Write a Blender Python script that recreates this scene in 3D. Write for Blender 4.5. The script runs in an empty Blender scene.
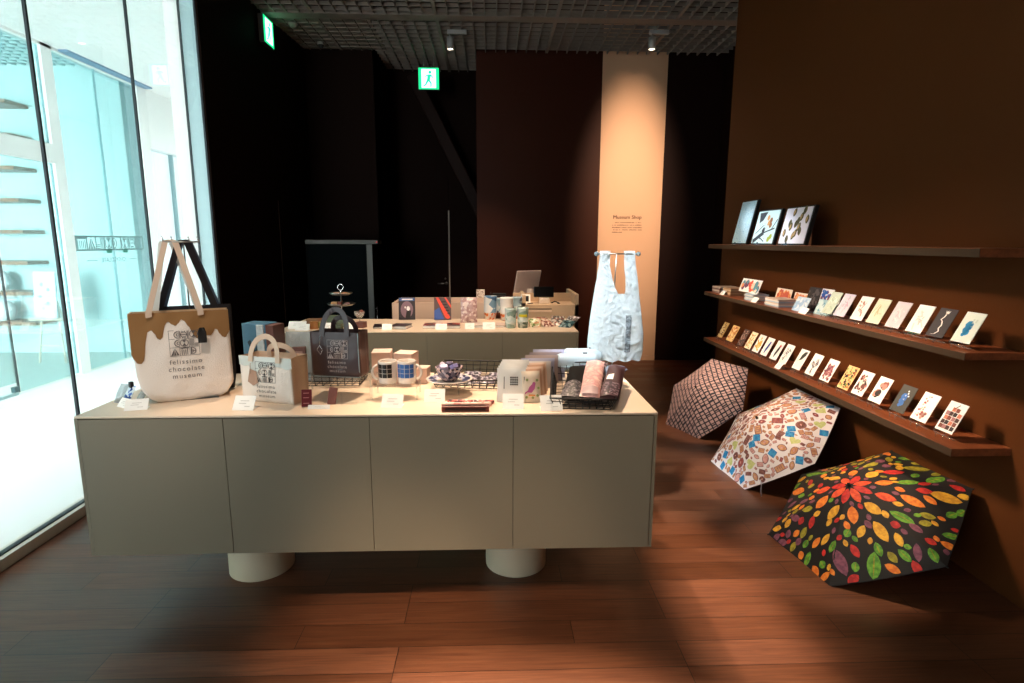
import bpy, bmesh, math, random
from mathutils import Vector, Matrix
PI = math.pi
rnd = random.Random(7)
sc = bpy.context.scene
C = sc.collection

# ------------------------------------------------------------------ materials
def lin(c):
    r = []
    for v in c:
        v = v / 255.0
        r.append(v / 12.92 if v <= 0.04045 else ((v + 0.055) / 1.055) ** 2.4)
    return (r[0], r[1], r[2], 1)
_m = {}
def M(name, col, rough=0.5, metal=0.0, spec=0.5, emit=None, es=0.0, coat=0.0, sss=0.0, bump=None):
    if name in _m: return _m[name]
    m = bpy.data.materials.new(name); m.use_nodes = True
    nt = m.node_tree; b = nt.nodes['Principled BSDF']
    b.inputs['Base Color'].default_value = lin(col)
    b.inputs['Roughness'].default_value = rough
    b.inputs['Metallic'].default_value = metal
    b.inputs['Specular IOR Level'].default_value = spec
    if coat: b.inputs['Coat Weight'].default_value = coat; b.inputs['Coat Roughness'].default_value = 0.1
    if emit: b.inputs['Emission Color'].default_value = lin(emit); b.inputs['Emission Strength'].default_value = es
    if bump:
        sc_, st, det = bump
        tc = nt.nodes.new('ShaderNodeTexCoord'); n = nt.nodes.new('ShaderNodeTexNoise'); bp = nt.nodes.new('ShaderNodeBump')
        n.inputs['Scale'].default_value = sc_; n.inputs['Detail'].default_value = det
        bp.inputs['Strength'].default_value = st; bp.inputs['Distance'].default_value = 0.01
        nt.links.new(tc.outputs['Object'], n.inputs['Vector']); nt.links.new(n.outputs['Fac'], bp.inputs['Height'])
        nt.links.new(bp.outputs['Normal'], b.inputs['Normal'])
    _m[name] = m; return m
def glassy(name, tint=(255, 255, 255), gloss=0.08, rough=0.03, diff=0.0, dcol=(240, 240, 240), trans=0.0, bump=None):
    """thin clear sheet: transparent + a little gloss + optional milky body"""
    if name in _m: return _m[name]
    m = bpy.data.materials.new(name); m.use_nodes = True
    nt = m.node_tree; nt.nodes.remove(nt.nodes['Principled BSDF'])
    out = nt.nodes['Material Output']; L = nt.links.new
    t = nt.nodes.new('ShaderNodeBsdfTransparent'); t.inputs['Color'].default_value = lin(tint)
    g = nt.nodes.new('ShaderNodeBsdfGlossy'); g.inputs['Roughness'].default_value = rough
    fr = nt.nodes.new('ShaderNodeLayerWeight'); fr.inputs['Blend'].default_value = 0.25
    mul = nt.nodes.new('ShaderNodeMath'); mul.operation = 'MULTIPLY_ADD'; mul.inputs[1].default_value = 0.28; mul.inputs[2].default_value = gloss
    L(fr.outputs['Fresnel'], mul.inputs[0])
    mx = nt.nodes.new('ShaderNodeMixShader'); L(mul.outputs[0], mx.inputs[0]); L(t.outputs[0], mx.inputs[1]); L(g.outputs[0], mx.inputs[2])
    last = mx
    if diff > 0:
        d = nt.nodes.new('ShaderNodeBsdfDiffuse'); d.inputs['Color'].default_value = lin(dcol)
        tr = nt.nodes.new('ShaderNodeBsdfTranslucent'); tr.inputs['Color'].default_value = lin(dcol)
        md = nt.nodes.new('ShaderNodeMixShader'); md.inputs[0].default_value = trans
        L(d.outputs[0], md.inputs[1]); L(tr.outputs[0], md.inputs[2])
        m2 = nt.nodes.new('ShaderNodeMixShader'); m2.inputs[0].default_value = diff
        L(mx.outputs[0], m2.inputs[1]); L(md.outputs[0], m2.inputs[2]); last = m2
        if bump:
            tc = nt.nodes.new('ShaderNodeTexCoord'); n = nt.nodes.new('ShaderNodeTexVoronoi'); bp = nt.nodes.new('ShaderNodeBump'); n.feature = 'DISTANCE_TO_EDGE'
            n2 = nt.nodes.new('ShaderNodeTexNoise'); n2.inputs['Scale'].default_value = bump[0] * .6; ad = nt.nodes.new('ShaderNodeMixRGB'); ad.inputs[0].default_value = .25
            L(tc.outputs['Object'], n2.inputs['Vector']); L(tc.outputs['Object'], ad.inputs[1]); L(n2.outputs['Color'], ad.inputs[2]); L(ad.outputs[0], n.inputs['Vector'])
            n.inputs['Scale'].default_value = bump[0]; bp.inputs['Strength'].default_value = bump[1]; bp.inputs['Distance'].default_value = .01
            L(n.outputs['Distance'], bp.inputs['Height'])
            for q in (d, tr, g): L(bp.outputs['Normal'], q.inputs['Normal'])
    L(last.outputs[0], out.inputs['Surface'])
    _m[name] = m; return m
def pattern(name, cols, scale, rough=0.6, kind='VORONOI', spec=0.5):
    """a printed or crumpled surface of several colours"""
    if name in _m: return _m[name]
    m = bpy.data.materials.new(name); m.use_nodes = True
    nt = m.node_tree; b = nt.nodes['Principled BSDF']; L = nt.links.new
    tc = nt.nodes.new('ShaderNodeTexCoord')
    if kind == 'VORONOI':
        n = nt.nodes.new('ShaderNodeTexVoronoi'); n.inputs['Scale'].default_value = scale
        sep = nt.nodes.new('ShaderNodeSeparateColor'); L(n.outputs['Color'], sep.inputs[0]); src = sep.outputs[0]
    else:
        n = nt.nodes.new('ShaderNodeTexNoise'); n.inputs['Scale'].default_value = scale; n.inputs['Detail'].default_value = 4
        mr = nt.nodes.new('ShaderNodeMapRange'); mr.inputs[1].default_value = 0.3; mr.inputs[2].default_value = 0.7
        L(n.outputs['Fac'], mr.inputs[0]); src = mr.outputs[0]
    L(tc.outputs['Object'], n.inputs['Vector'])
    cr = nt.nodes.new('ShaderNodeValToRGB'); cr.color_ramp.interpolation = 'CONSTANT' if kind == 'VORONOI' else 'LINEAR'
    e = cr.color_ramp.elements
    while len(e) < len(cols): e.new(0.5)
    for i, c in enumerate(cols):
        e[i].position = i / len(cols); e[i].color = lin(c)
    L(src, cr.inputs[0]); L(cr.outputs[0], b.inputs['Base Color'])
    b.inputs['Roughness'].default_value = rough; b.inputs['Specular IOR Level'].default_value = spec
    _m[name] = m; return m

# ------------------------------------------------------------------ mesh builder
class MB:
    def __init__(s): s.v = []; s.f = []; s.mi = []; s.sm = []
    def add(s, vs, fs, mi=0, sm=False):
        o = len(s.v); s.v += [Vector(p) for p in vs]
        for f in fs: s.f.append([i + o for i in f]); s.mi.append(mi); s.sm.append(sm)
        return s
    def bm(s, bm_, mi=0, sm=False, mat=None):
        bm_.verts.ensure_lookup_table()
        vs = [(mat @ v.co) if mat else v.co.copy() for v in bm_.verts]
        fs = [[v.index for v in f.verts] for f in bm_.faces]
        bm_.free(); return s.add(vs, fs, mi, sm)
    def box(s, x0, x1, y0, y1, z0, z1, mi=0, bev=0.0, mat=None, seg=2):
        b = bmesh.new(); bmesh.ops.create_cube(b, size=1)
        for v in b.verts: v.co = Vector(((x0 + x1) / 2 + v.co.x * (x1 - x0), (y0 + y1) / 2 + v.co.y * (y1 - y0), (z0 + z1) / 2 + v.co.z * (z1 - z0)))
        if bev: bmesh.ops.bevel(b, geom=b.edges[:], offset=bev, segments=seg, profile=0.5, affect='EDGES')
        b.verts.index_update(); return s.bm(b, mi, False, mat)
    def lathe(s, prof, n=32, cx=0, cy=0, mi=0, sm=True, a0=0, a1=2 * PI, mat=None, ell=1.0):
        full = abs(a1 - a0 - 2 * PI) < 1e-6; k = n if full else n + 1
        vs = []
        for r, z in prof:
            for i in range(k):
                a = a0 + (a1 - a0) * i / n; vs.append(Vector((cx + r * math.cos(a), cy + r * ell * math.sin(a), z)))
        if mat: vs = [mat @ v for v in vs]
        fs = []
        for j in range(len(prof) - 1):
            for i in range(n):
                a, b = j * k + i, j * k + (i + 1) % k; fs.append((a, b, b + k, a + k))
        s.add(vs, fs, mi, sm)
        return s
    def disc(s, r, z, n=32, cx=0, cy=0, mi=0, mat=None, flip=False):
        vs = [Vector((cx + r * math.cos(2 * PI * i / n), cy + r * math.sin(2 * PI * i / n), z)) for i in range(n)]
        if mat: vs = [mat @ v for v in vs]
        f = list(range(n)); return s.add(vs, [f[::-1] if flip else f], mi)
    def tube(s, pts, r, n=6, mi=0, closed=False, cap=True):
        pts = [Vector(p) for p in pts]; N = len(pts); vs = []
        rr = r if isinstance(r, (list, tuple)) else [r] * N
        prev = None
        for i, p in enumerate(pts):
            a = pts[i - 1] if (i > 0 or closed) else p; b = pts[(i + 1) % N] if (i < N - 1 or closed) else p
            d = (b - a).normalized()
            if prev is None:
                u = d.cross(Vector((0, 0, 1)))
                if u.length < .05: u = d.cross(Vector((1, 0, 0)))
            else: u = prev - d * prev.dot(d)
            u.normalize(); prev = u; w = d.cross(u)
            for k in range(n):
                t = 2 * PI * k / n; vs.append(p + (u * math.cos(t) + w * math.sin(t)) * rr[i])
        fs = []; R = N if closed else N - 1
        for i in range(R):
            for k in range(n):
                a = i * n + k; b = i * n + (k + 1) % n; c = ((i + 1) % N) * n
                fs.append((a, b, c + (k + 1) % n, c + k))
        if cap and not closed:
            fs.append(tuple(range(n))[::-1]); fs.append(tuple((N - 1) * n + k for k in range(n)))
        return s.add(vs, fs, mi, True)
    def ribbon(s, pts, w, wd, t=0.0015, mi=0):
        """flat strap following pts; wd = width direction"""
        pts = [Vector(p) for p in pts]; wd = Vector(wd).normalized(); vs = []; N = len(pts)
        for i, p in enumerate(pts):
            a = pts[max(i - 1, 0)]; b = pts[min(i + 1, N - 1)]; d = (b - a).normalized()
            nn = d.cross(wd).normalized() * t
            for e, g in ((-1, -1), (1, -1), (1, 1), (-1, 1)): vs.append(p + wd * (w / 2 * e) + nn * g)
        fs = []
        for i in range(N - 1):
            for k in range(4):
                a = i * 4 + k; b = i * 4 + (k + 1) % 4; fs.append((a, b, b + 4, a + 4))
        fs.append((3, 2, 1, 0)); fs.append(tuple((N - 1) * 4 + k for k in range(4)))
        return s.add(vs, fs, mi, False)
    def prism(s, poly, y0, y1, mi=0, mat=None):
        """poly in x,z extruded along y (y0 front)"""
        n = len(poly); vs = [Vector((x, y0, z)) for x, z in poly] + [Vector((x, y1, z)) for x, z in poly]
        if mat: vs = [mat @ v for v in vs]
        fs = [tuple(range(n)), tuple(range(2 * n - 1, n - 1, -1))]
        for i in range(n): j = (i + 1) % n; fs.append((i, i + n, j + n, j))
        return s.add(vs, fs, mi)
    def grid(s, fn, nu, nv, mi=0, sm=True, flip=False):
        vs = [Vector(fn(i / nu, j / nv)) for j in range(nv + 1) for i in range(nu + 1)]
        fs = []
        for j in range(nv):
            for i in range(nu):
                a = j * (nu + 1) + i; q = (a, a + 1, a + nu + 2, a + nu + 1); fs.append(q[::-1] if flip else q)
        return s.add(vs, fs, mi, sm)
    def build(s, name, mats, parent=None, loc=None, fix=True):
        me = bpy.data.meshes.new(name); me.from_pydata([tuple(v) for v in s.v], [], s.f)
        if not isinstance(mats, (list, tuple)): mats = [mats]
        for m in mats: me.materials.append(m)
        me.polygons.foreach_set('material_index', s.mi); me.polygons.foreach_set('use_smooth', s.sm)
        if fix:
            b = bmesh.new(); b.from_mesh(me); bmesh.ops.recalc_face_normals(b, faces=b.faces[:]); b.to_mesh(me); b.free()
        me.update()
        o = bpy.data.objects.new(name, me); C.objects.link(o)
        if parent: o.parent = parent
        if loc: o.location = loc
        return o

def tag(o, label, cat, group=None, kind=None):
    o['label'] = label; o['category'] = cat
    if group: o['group'] = group
    if kind: o['kind'] = kind
    return o
def thing(name, label, cat, loc=(0, 0, 0), rz=0.0, group=None):
    o = bpy.data.objects.new(name, None); C.objects.link(o); o.empty_display_size = .05
    o.location = loc; o.rotation_euler = (0, 0, math.radians(rz)); return tag(o, label, cat, group)
def struct(o, label=None):
    o['kind'] = 'structure'
    if label: o['label'] = label
    return o
def dup(root, loc=None, rz=None, label=None):
    r = root.copy(); C.objects.link(r)
    if loc: r.location = loc
    if rz is not None: r.rotation_euler = (0, 0, math.radians(rz))
    if label: r['label'] = label
    for ch in list(root.children):
        c = ch.copy(); C.objects.link(c); c.parent = r
        for g in list(ch.children):
            d = g.copy(); C.objects.link(d); d.parent = c
    return r
def text_mesh(body, size, align='CENTER', sx=1.0, space=1.0):
    cu = bpy.data.curves.new('t', 'FONT'); cu.body = body; cu.size = size; cu.align_x = align; cu.resolution_u = 3; cu.space_character = space
    o = bpy.data.objects.new('t', cu); C.objects.link(o); dg = bpy.context.evaluated_depsgraph_get(); dg.update()
    me = bpy.data.meshes.new_from_object(o.evaluated_get(dg))
    vs = [(v.co.x * sx, v.co.y) for v in me.vertices]; fs = [list(p.vertices) for p in me.polygons]
    bpy.data.objects.remove(o); bpy.data.curves.remove(cu); bpy.data.meshes.remove(me)
    return vs, fs
def put_text(mb, body, size, fn, mi=0, **k):
    vs, fs = text_mesh(body, size, **k); mb.add([fn(x, y) for x, y in vs], fs, mi)

# logo: rows of geometric letters, each in a unit cell; returns polygons (list of (x,y))
def arc(cx, cy, r, a0, a1, n=8): return [(cx + r * math.cos(math.radians(a0 + (a1 - a0) * i / n)), cy + r * math.sin(math.radians(a0 + (a1 - a0) * i / n))) for i in range(n + 1)]
def ringp(cx, cy, r0, r1, a0, a1, n=8):
    A = arc(cx, cy, r1, a0, a1, n); B = arc(cx, cy, r0, a0, a1, n); return [[A[i], A[i + 1], B[i + 1], B[i]] for i in range(n)]
def bar(x0, x1, y0, y1): return [[(x0, y0), (x1, y0), (x1, y1), (x0, y1)]]
def glyph(ch):
    if ch == 'C': return ringp(.95, .5, .36, .46, 90, 270, 10) + ringp(.95, .5, .12, .2, 90, 270, 8)
    if ch == 'H': return bar(.05, .13, 0.04, .96) + bar(.87, .95, .04, .96) + ringp(.5, .96, .12, .2, 180, 360, 8) + ringp(.5, .04, .12, .2, 0, 180, 8) + bar(.13, .87, .46, .54) + ringp(.5, .5, .3, .36, 0, 360, 12)
    if ch == 'O': return ringp(.5, .5, .40, .47, 0, 360, 16) + [[(.3, .86), (.7, .86), (.5, .5)], [(.3, .14), (.7, .14), (.5, .5)]]
    if ch == 'L': return [q for k in range(5) for q in bar(.05 + .1 * k, .10 + .1 * k, .05, .95)] + [q for k in range(3) for q in bar(.55, .95, .06 + .14 * k, .13 + .14 * k)]
    if ch == 'A': return [[(.05, .04), (.3, .04), (.5, .95)], [(.36, .04), (.64, .04), (.5, .6)], [(.70, .04), (.95, .04), (.5, .95)]]
    if ch == 'T': return bar(.04, .96, .84, .96) + [q for k in range(4) for q in bar(.14 + .2 * k, .22 + .2 * k, .04, .7)] + ringp(.5, .68, .28, .34, 0, 180, 8)
    if ch == 'E': return bar(.05, .2, .04, .96) + ringp(.2, .5, .38, .46, -90, 90, 10) + bar(.2, .62, .46, .54) + ringp(.2, .5, .14, .2, -90, 90, 8)
    return []
def put_logo(mb, x0, y0, w, h, fn, mi=0, rows=('CHO', 'COL', 'ATE')):
    R = len(rows); K = len(rows[0]); cw = w / K; chh = h / R
    for r, row in enumerate(rows):
        for k, chx in enumerate(row):
            for p in glyph(chx):
                pts = [fn(x0 + (k + .03 + .94 * a) * cw, y0 + h - (r + 1) * chh + (.03 + .94 * b) * chh) for a, b in p]
                mb.add(pts, [tuple(range(len(pts)))], mi)
    t = .006 * w * 1.2
    for r in range(R + 1): mb.add([fn(x0, y0 + r * chh - t), fn(x0 + w, y0 + r * chh - t), fn(x0 + w, y0 + r * chh + t), fn(x0, y0 + r * chh + t)], [(0, 1, 2, 3)], mi)
    for k in range(K + 1): mb.add([fn(x0 + k * cw - t, y0), fn(x0 + k * cw + t, y0), fn(x0 + k * cw + t, y0 + h), fn(x0 + k * cw - t, y0 + h)], [(0, 1, 2, 3)], mi)

# ------------------------------------------------------------------ node materials for the shell
def floor_mat():
    m = bpy.data.materials.new('wood_floor'); m.use_nodes = True; nt = m.node_tree; b = nt.nodes['Principled BSDF']; L = nt.links.new
    N = nt.nodes.new; tc = N('ShaderNodeTexCoord'); mp = N('ShaderNodeMapping'); mp.inputs['Location'].default_value = (0.35, 0.056, 0)
    L(tc.outputs['Object'], mp.inputs['Vector'])
    br = N('ShaderNodeTexBrick'); br.inputs['Scale'].default_value = 1; br.inputs['Brick Width'].default_value = 1.05; br.inputs['Row Height'].default_value = .1325
    br.inputs['Mortar Size'].default_value = .0014; br.inputs['Mortar Smooth'].default_value = 0; br.offset = .37; br.offset_frequency = 3
    br.inputs['Color1'].default_value = (0, 0, 0, 1); br.inputs['Color2'].default_value = (1, 1, 1, 1); br.inputs['Bias'].default_value = 0; br.inputs['Mortar'].default_value = (.5, .5, .5, 1)
    L(mp.outputs[0], br.inputs['Vector'])
    # grain stretched along the boards
    m2 = N('ShaderNodeMapping'); m2.inputs['Scale'].default_value = (1.6, 40, 1); L(tc.outputs['Object'], m2.inputs['Vector'])
    ad = N('ShaderNodeVectorMath'); ad.operation = 'ADD'; L(m2.outputs[0], ad.inputs[0])
    sc3 = N('ShaderNodeVectorMath'); sc3.operation = 'SCALE'; sc3.inputs['Scale'].default_value = 37; L(br.outputs['Color'], sc3.inputs[0]); L(sc3.outputs[0], ad.inputs[1])
    n1 = N('ShaderNodeTexNoise'); n1.inputs['Scale'].default_value = 2.2; n1.inputs['Detail'].default_value = 8; n1.inputs['Distortion'].default_value = 1.2; L(ad.outputs[0], n1.inputs['Vector'])
    cr = N('ShaderNodeValToRGB'); e = cr.color_ramp.elements
    e[0].position = .28; e[0].color = lin((78, 43, 27)); e[1].position = .75; e[1].color = lin((106, 65, 42)); L(n1.outputs['Fac'], cr.inputs[0])
    hs = N('ShaderNodeHueSaturation'); mr = N('ShaderNodeMapRange'); mr.inputs[3].default_value = .8; mr.inputs[4].default_value = 1.3
    L(br.outputs['Color'], mr.inputs[0]); L(mr.outputs[0], hs.inputs['Value']); L(cr.outputs[0], hs.inputs['Color'])
    mx = N('ShaderNodeMix'); mx.data_type = 'RGBA'; mx.inputs['B'].default_value = lin((30, 12, 6)); L(br.outputs['Fac'], mx.inputs['Factor']); L(hs.outputs[0], mx.inputs['A'])
    L(mx.outputs['Result'], b.inputs['Base Color'])
    r2 = N('ShaderNodeMapRange'); r2.inputs[3].default_value = .30; r2.inputs[4].default_value = .46; L(br.outputs['Color'], r2.inputs[0]); L(r2.outputs[0], b.inputs['Roughness'])
    b.inputs['Specular IOR Level'].default_value = .5
    bp = N('ShaderNodeBump'); bp.inputs['Strength'].default_value = .12; bp.inputs['Distance'].default_value = .004; L(n1.outputs['Fac'], bp.inputs['Height']); L(bp.outputs[0], b.inputs['Normal'])
    return m
def wood_mat(name, c0, c1, scale=(14, 1.5, 14), rough=.4):
    m = bpy.data.materials.new(name); m.use_nodes = True; nt = m.node_tree; b = nt.nodes['Principled BSDF']; L = nt.links.new; N = nt.nodes.new
    tc = N('ShaderNodeTexCoord'); mp = N('ShaderNodeMapping'); mp.inputs['Scale'].default_value = scale; L(tc.outputs['Object'], mp.inputs['Vector'])
    n = N('ShaderNodeTexNoise'); n.inputs['Scale'].default_value = 2.5; n.inputs['Detail'].default_value = 5; n.inputs['Distortion'].default_value = .5; L(mp.outputs[0], n.inputs['Vector'])
    cr = N('ShaderNodeValToRGB'); e = cr.color_ramp.elements; e[0].position = .3; e[0].color = lin(c0); e[1].position = .7; e[1].color = lin(c1)
    L(n.outputs['Fac'], cr.inputs[0]); L(cr.outputs[0], b.inputs['Base Color']); b.inputs['Roughness'].default_value = rough
    return m
FLOOR = floor_mat()
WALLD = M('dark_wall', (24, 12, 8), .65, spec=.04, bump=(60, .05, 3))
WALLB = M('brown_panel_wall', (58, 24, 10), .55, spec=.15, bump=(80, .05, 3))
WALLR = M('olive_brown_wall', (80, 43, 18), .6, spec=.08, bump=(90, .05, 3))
BEIGE = M('beige_panel', (214, 168, 134), .6, spec=.3, bump=(90, .05, 3))
WHITE_C = M('corridor_white', (243, 243, 241), .6)
WHITE_F = M('corridor_floor_white', (238, 239, 238), .5)
TEALW = M('inner_wall_pale_teal', (178, 202, 202), .6)
LOUV = M('ceiling_louver_paint', (124, 116, 108), .7, spec=.2)
BLACK = M('black_matte', (14, 13, 13), .7)
JAMB = M('pale_metal_jamb', (170, 196, 200), .4, metal=.2)
SEAL = M('dark_glass_seal', (20, 34, 40), .5)
GLASS = glassy('shop_window_glass', (247, 252, 252), .03, .01)
GLASS2 = glassy('corridor_glass_teal', (226, 244, 246), .03, .01)
ACR = glassy('clear_acrylic', (254, 255, 255), .015, .04)
ACRE = glassy('acrylic_edge', (250, 253, 253), .10, .08, diff=.10, trans=.5)
STEEL = M('brushed_steel', (150, 150, 146), .32, metal=1)
CHROME = M('chrome', (210, 212, 215), .15, metal=1)
PAPER = M('white_paper', (248, 247, 243), .7)
INK = M('faint_grey_ink', (186, 184, 180), .8)
DINK = M('dark_ink', (50, 46, 46), .7)
WIRE = M('black_wire', (14, 14, 15), .4)
CWOOD = M('shelf_edge_grey_brown', (62, 47, 34), .6, spec=.2)

# ------------------------------------------------------------------ room shell
XL, XR, YB, ZC = -2.245, 2.2, 7.14, 3.65
struct(MB().box(XL, 3.4, -3.2, 8.0, -.05, 0).build('floor', FLOOR))
struct(MB().box(-4.62, XL, -3.2, 11, -.06, 0.001).build('floor_corridor', WHITE_F))
struct(MB().box(-8.6, -4.62, -1, 8, -.06, 0.001).build('floor_lobby', M('lobby_floor', (206, 214, 206), .6)))
# walls
mb = MB(); q = [(-2.284, 4.885), (-2.262, 4.885), (-2.14, YB), (-2.284, YB)]; mb.add([(x, y, 0) for x, y in q] + [(x, y, 4.2) for x, y in q], [(3, 2, 1, 0), (4, 5, 6, 7), (0, 1, 5, 4), (1, 2, 6, 5), (2, 3, 7, 6), (3, 0, 4, 7)])
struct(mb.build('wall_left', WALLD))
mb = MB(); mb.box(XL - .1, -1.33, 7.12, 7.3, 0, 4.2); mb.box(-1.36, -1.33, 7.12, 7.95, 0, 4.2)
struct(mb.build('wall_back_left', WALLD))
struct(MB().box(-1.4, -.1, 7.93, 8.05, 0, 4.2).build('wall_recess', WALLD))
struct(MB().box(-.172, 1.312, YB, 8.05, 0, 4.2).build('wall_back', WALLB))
mb = MB(); mb.box(1.312, 2.085, YB - .004, 8.05, .06, 4.2); mb.box(1.312, 2.085, YB - .012, YB, 0, .058)
# wall heading and paragraph
def wf(x, y): return (x, YB - .006, y)
bp_ = mb.build('wall_back_beige', BEIGE); struct(bp_)
tx = MB(); put_text(tx, 'Museum Shop', .062, lambda x, y: (1.668 + x, YB - .006, 1.772 + y), space=1.0)
put_text(tx, 'Museum Shop', .062, lambda x, y: (1.670 + x, YB - .0065, 1.772 + y))
for li, (zz, x0, x1) in enumerate(((1.722, 1.52, 1.84), (1.692, 1.487, 1.845), (1.662, 1.487, 1.845), (1.635, 1.487, 1.845), (1.605, 1.487, 1.60))):
    x = x0
    while x < x1:
        w = rnd.uniform(.006, .014)
        if rnd.random() < .88:
            tx.add([wf(x, zz), wf(x + w, zz), wf(x + w, zz + rnd.uniform(.006, .012)), wf(x, zz + rnd.uniform(.006, .012))], [(0, 1, 2, 3)])
        x += w + .004
tx.build('wall_lettering', M('brown_lettering', (88, 50, 30), .7), bp_)
struct(MB().box(2.085, 3.4, YB, 8.05, 0, 4.2).build('wall_back_right', M('dark_red_brown_wall', (30, 13, 9), .55, spec=.12)))
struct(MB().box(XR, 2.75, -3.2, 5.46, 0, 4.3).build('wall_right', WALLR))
struct(MB().box(2.75, 3.4, 5.2, 8, 0, 4.3).build('wall_side_passage', WALLD))
struct(MB().box(XL, 2.8, -3.3, -3.2, 0, 4.2).build('wall_rear', WALLB))
# ceiling : louver grid
mb = MB(); Z0 = ZC
for i in range(48):
    x = XL + .06 + i * .118; w = .016 if i % 10 == 4 else .005
    if x > 3.3: break
    y1 = 7.93 if -1.33 < x < -.172 else 7.12
    mb.box(x - w, x + w, -3, y1, Z0, Z0 + .035)
for j in range(96):
    y = -2.9 + j * .118; w = .005
    if y > 7.95: break
    if y > 7.12: mb.box(-1.33, -.172, y - w, y + w, Z0 + .001, Z0 + .034)
    else: mb.box(XL, 3.3, y - w, y + w, Z0 + .001, Z0 + .034)
mb.box(XL, 3.3, 6.02, 6.16, Z0 - .004, Z0 + .03)
mb.box(XL, -1.2, 6.16, 7.12, Z0 + .012, Z0 + .02)
struct(mb.build('ceiling', LOUV))
struct(MB().box(XL - .1, 3.4, -3.2, 8.05, 4.2, 4.3).build('ceiling_slab', M('ceiling_slab_dark', (40, 38, 36), .8)))
struct(MB().box(-4.7, XL - .1, -1.6, 11, 3.49, 3.6).box(-4.60, -4.5, 6.7, 8.25, 3.47, 3.492, mi=1).build('ceiling_corridor', [WHITE_C, M('slot_blue_grey', (118, 150, 178), .5)]))
mb = MB()
for i in range(35): mb.box(-8.6 + i * .118 - .012, -8.6 + i * .118 + .012, 0, 7.8, 3.62, 3.65)
for i in range(66): mb.box(-8.6, -4.65, i * .118 - .012, i * .118 + .012, 3.621, 3.649)
struct(mb.build('ceiling_lobby', M('lobby_louver', (196, 220, 220), .6)))
struct(MB().box(-8.6, -4.6, -1, 8, 3.9, 4.0).build('ceiling_lobby_slab', M('lobby_slab', (150, 190, 190), .7)))
struct(MB().box(-8.6, -4.66, 7.8, 7.9, 0, 3.9).build('wall_lobby_back', TEALW))
struct(MB().box(-8.7, -8.6, -1, 8, 0, 3.9).build('wall_lobby_left', TEALW))
# corridor wall beyond the inner glass, with an opening; end wall
mb = MB(); mb.box(-4.78, -4.62, 8.10, 8.28, 0, 3.5); mb.box(-4.78, -4.62, 8.28, 9.56, 2.73, 3.5); mb.box(-4.78, -4.62, 9.56, 11, 0, 3.5)
struct(mb.build('wall_corridor', WHITE_C))
struct(MB().box(-4.7, XL - .1, 10.9, 11, 0, 3.5).build('wall_corridor_end', WHITE_C))
struct(MB().box(-2.32, -2.30, 5.3, 11, 0, 3.6).build('wall_corridor_right', WHITE_C))
w = MB().box(-4.72, -4.70, 8.28, 9.56, 0, 2.73).build('window_6', glassy('far_window_glass', (245, 252, 253), .02)); struct(w)
MB().box(-4.74, -4.68, 8.93, 8.95, 0, 2.73).build('window_mullion', JAMB, w)
# shop-front window
edges = [-1.02, -.2, .62, 1.44, 2.30, 3.135, 3.975, 4.885]
for k in range(len(edges) - 1):
    n = 'window_%d' % (k + 7) if k < 2 else 'window_%d' % (k - 1)
    y0, y1 = edges[k], edges[k + 1]
    p = struct(MB().box(-2.292, -2.280, y0 + .006, y1 - .006, .05, 4.2).build(n, GLASS))
    MB().box(-2.2935, -2.2785, y1 - .0065, y1 + .0065, .05, 4.2).build('glass_joint', SEAL, p)
struct(MB().box(-2.335, XL, -3.2, 4.88, 0, .055).box(-2.30, -2.272, -3.2, 4.88, .055, .062, 1).build('trim_1', [M('sill_grey_brown', (226, 216, 206), .5), SEAL]))
struct(MB().box(-2.40, -2.285, 4.885, 5.3, 0, 4.2).box(-2.56, -2.412, 4.95, 5.3, 0, 3.5, 1).box(-2.413, -2.40, 4.87, 5.3, 0, 4.2, 2).build('trim_2', [JAMB, WHITE_C, SEAL]))
# lobby glazing across the corridor
for k, (y0, y1, zt) in enumerate(((3.0, 5.63, 3.48), (5.66, 6.45, 3.48), (6.60, 7.30, 3.48), (7.31, 8.08, 3.48))):
    p = struct(MB().box(-4.646, -4.634, y0, y1, .02 if k else .12, zt).build('window_%d' % (k + 11), GLASS2))
    MB().box(-4.65, -4.63, y1 - .006, y1 + .004, .02, zt).build('glass_joint', SEAL if k == 0 else M('grey_seal', (120, 160, 165), .5), p)
d = struct(MB().box(-4.66, -4.62, 1.6, 5.6, .0, .03).build('door_2', M('floor_rail', (150, 180, 180), .3)))
MB().box(-4.66, -4.62, 5.56, 5.625, .03, .085, bev=.004).build('patch_fitting', M('dark_fitting', (60, 90, 95), .35, metal=.6), d)
struct(MB().box(-4.70, -4.60, 6.45, 6.60, 0, 3.5).build('trim_3', WHITE_C))
struct(MB().box(-4.70, -4.60, 2.6, 6.45, 2.29, 2.485).build('trim_4', WHITE_C))
struct(MB().box(-4.70, -4.60, 8.06, 8.12, 0, 3.5).build('trim_5', WHITE_C))
struct(MB().box(-4.70, -4.60, 1.0, 8.08, 3.46, 3.52).build('trim_6', WHITE_C))
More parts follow.
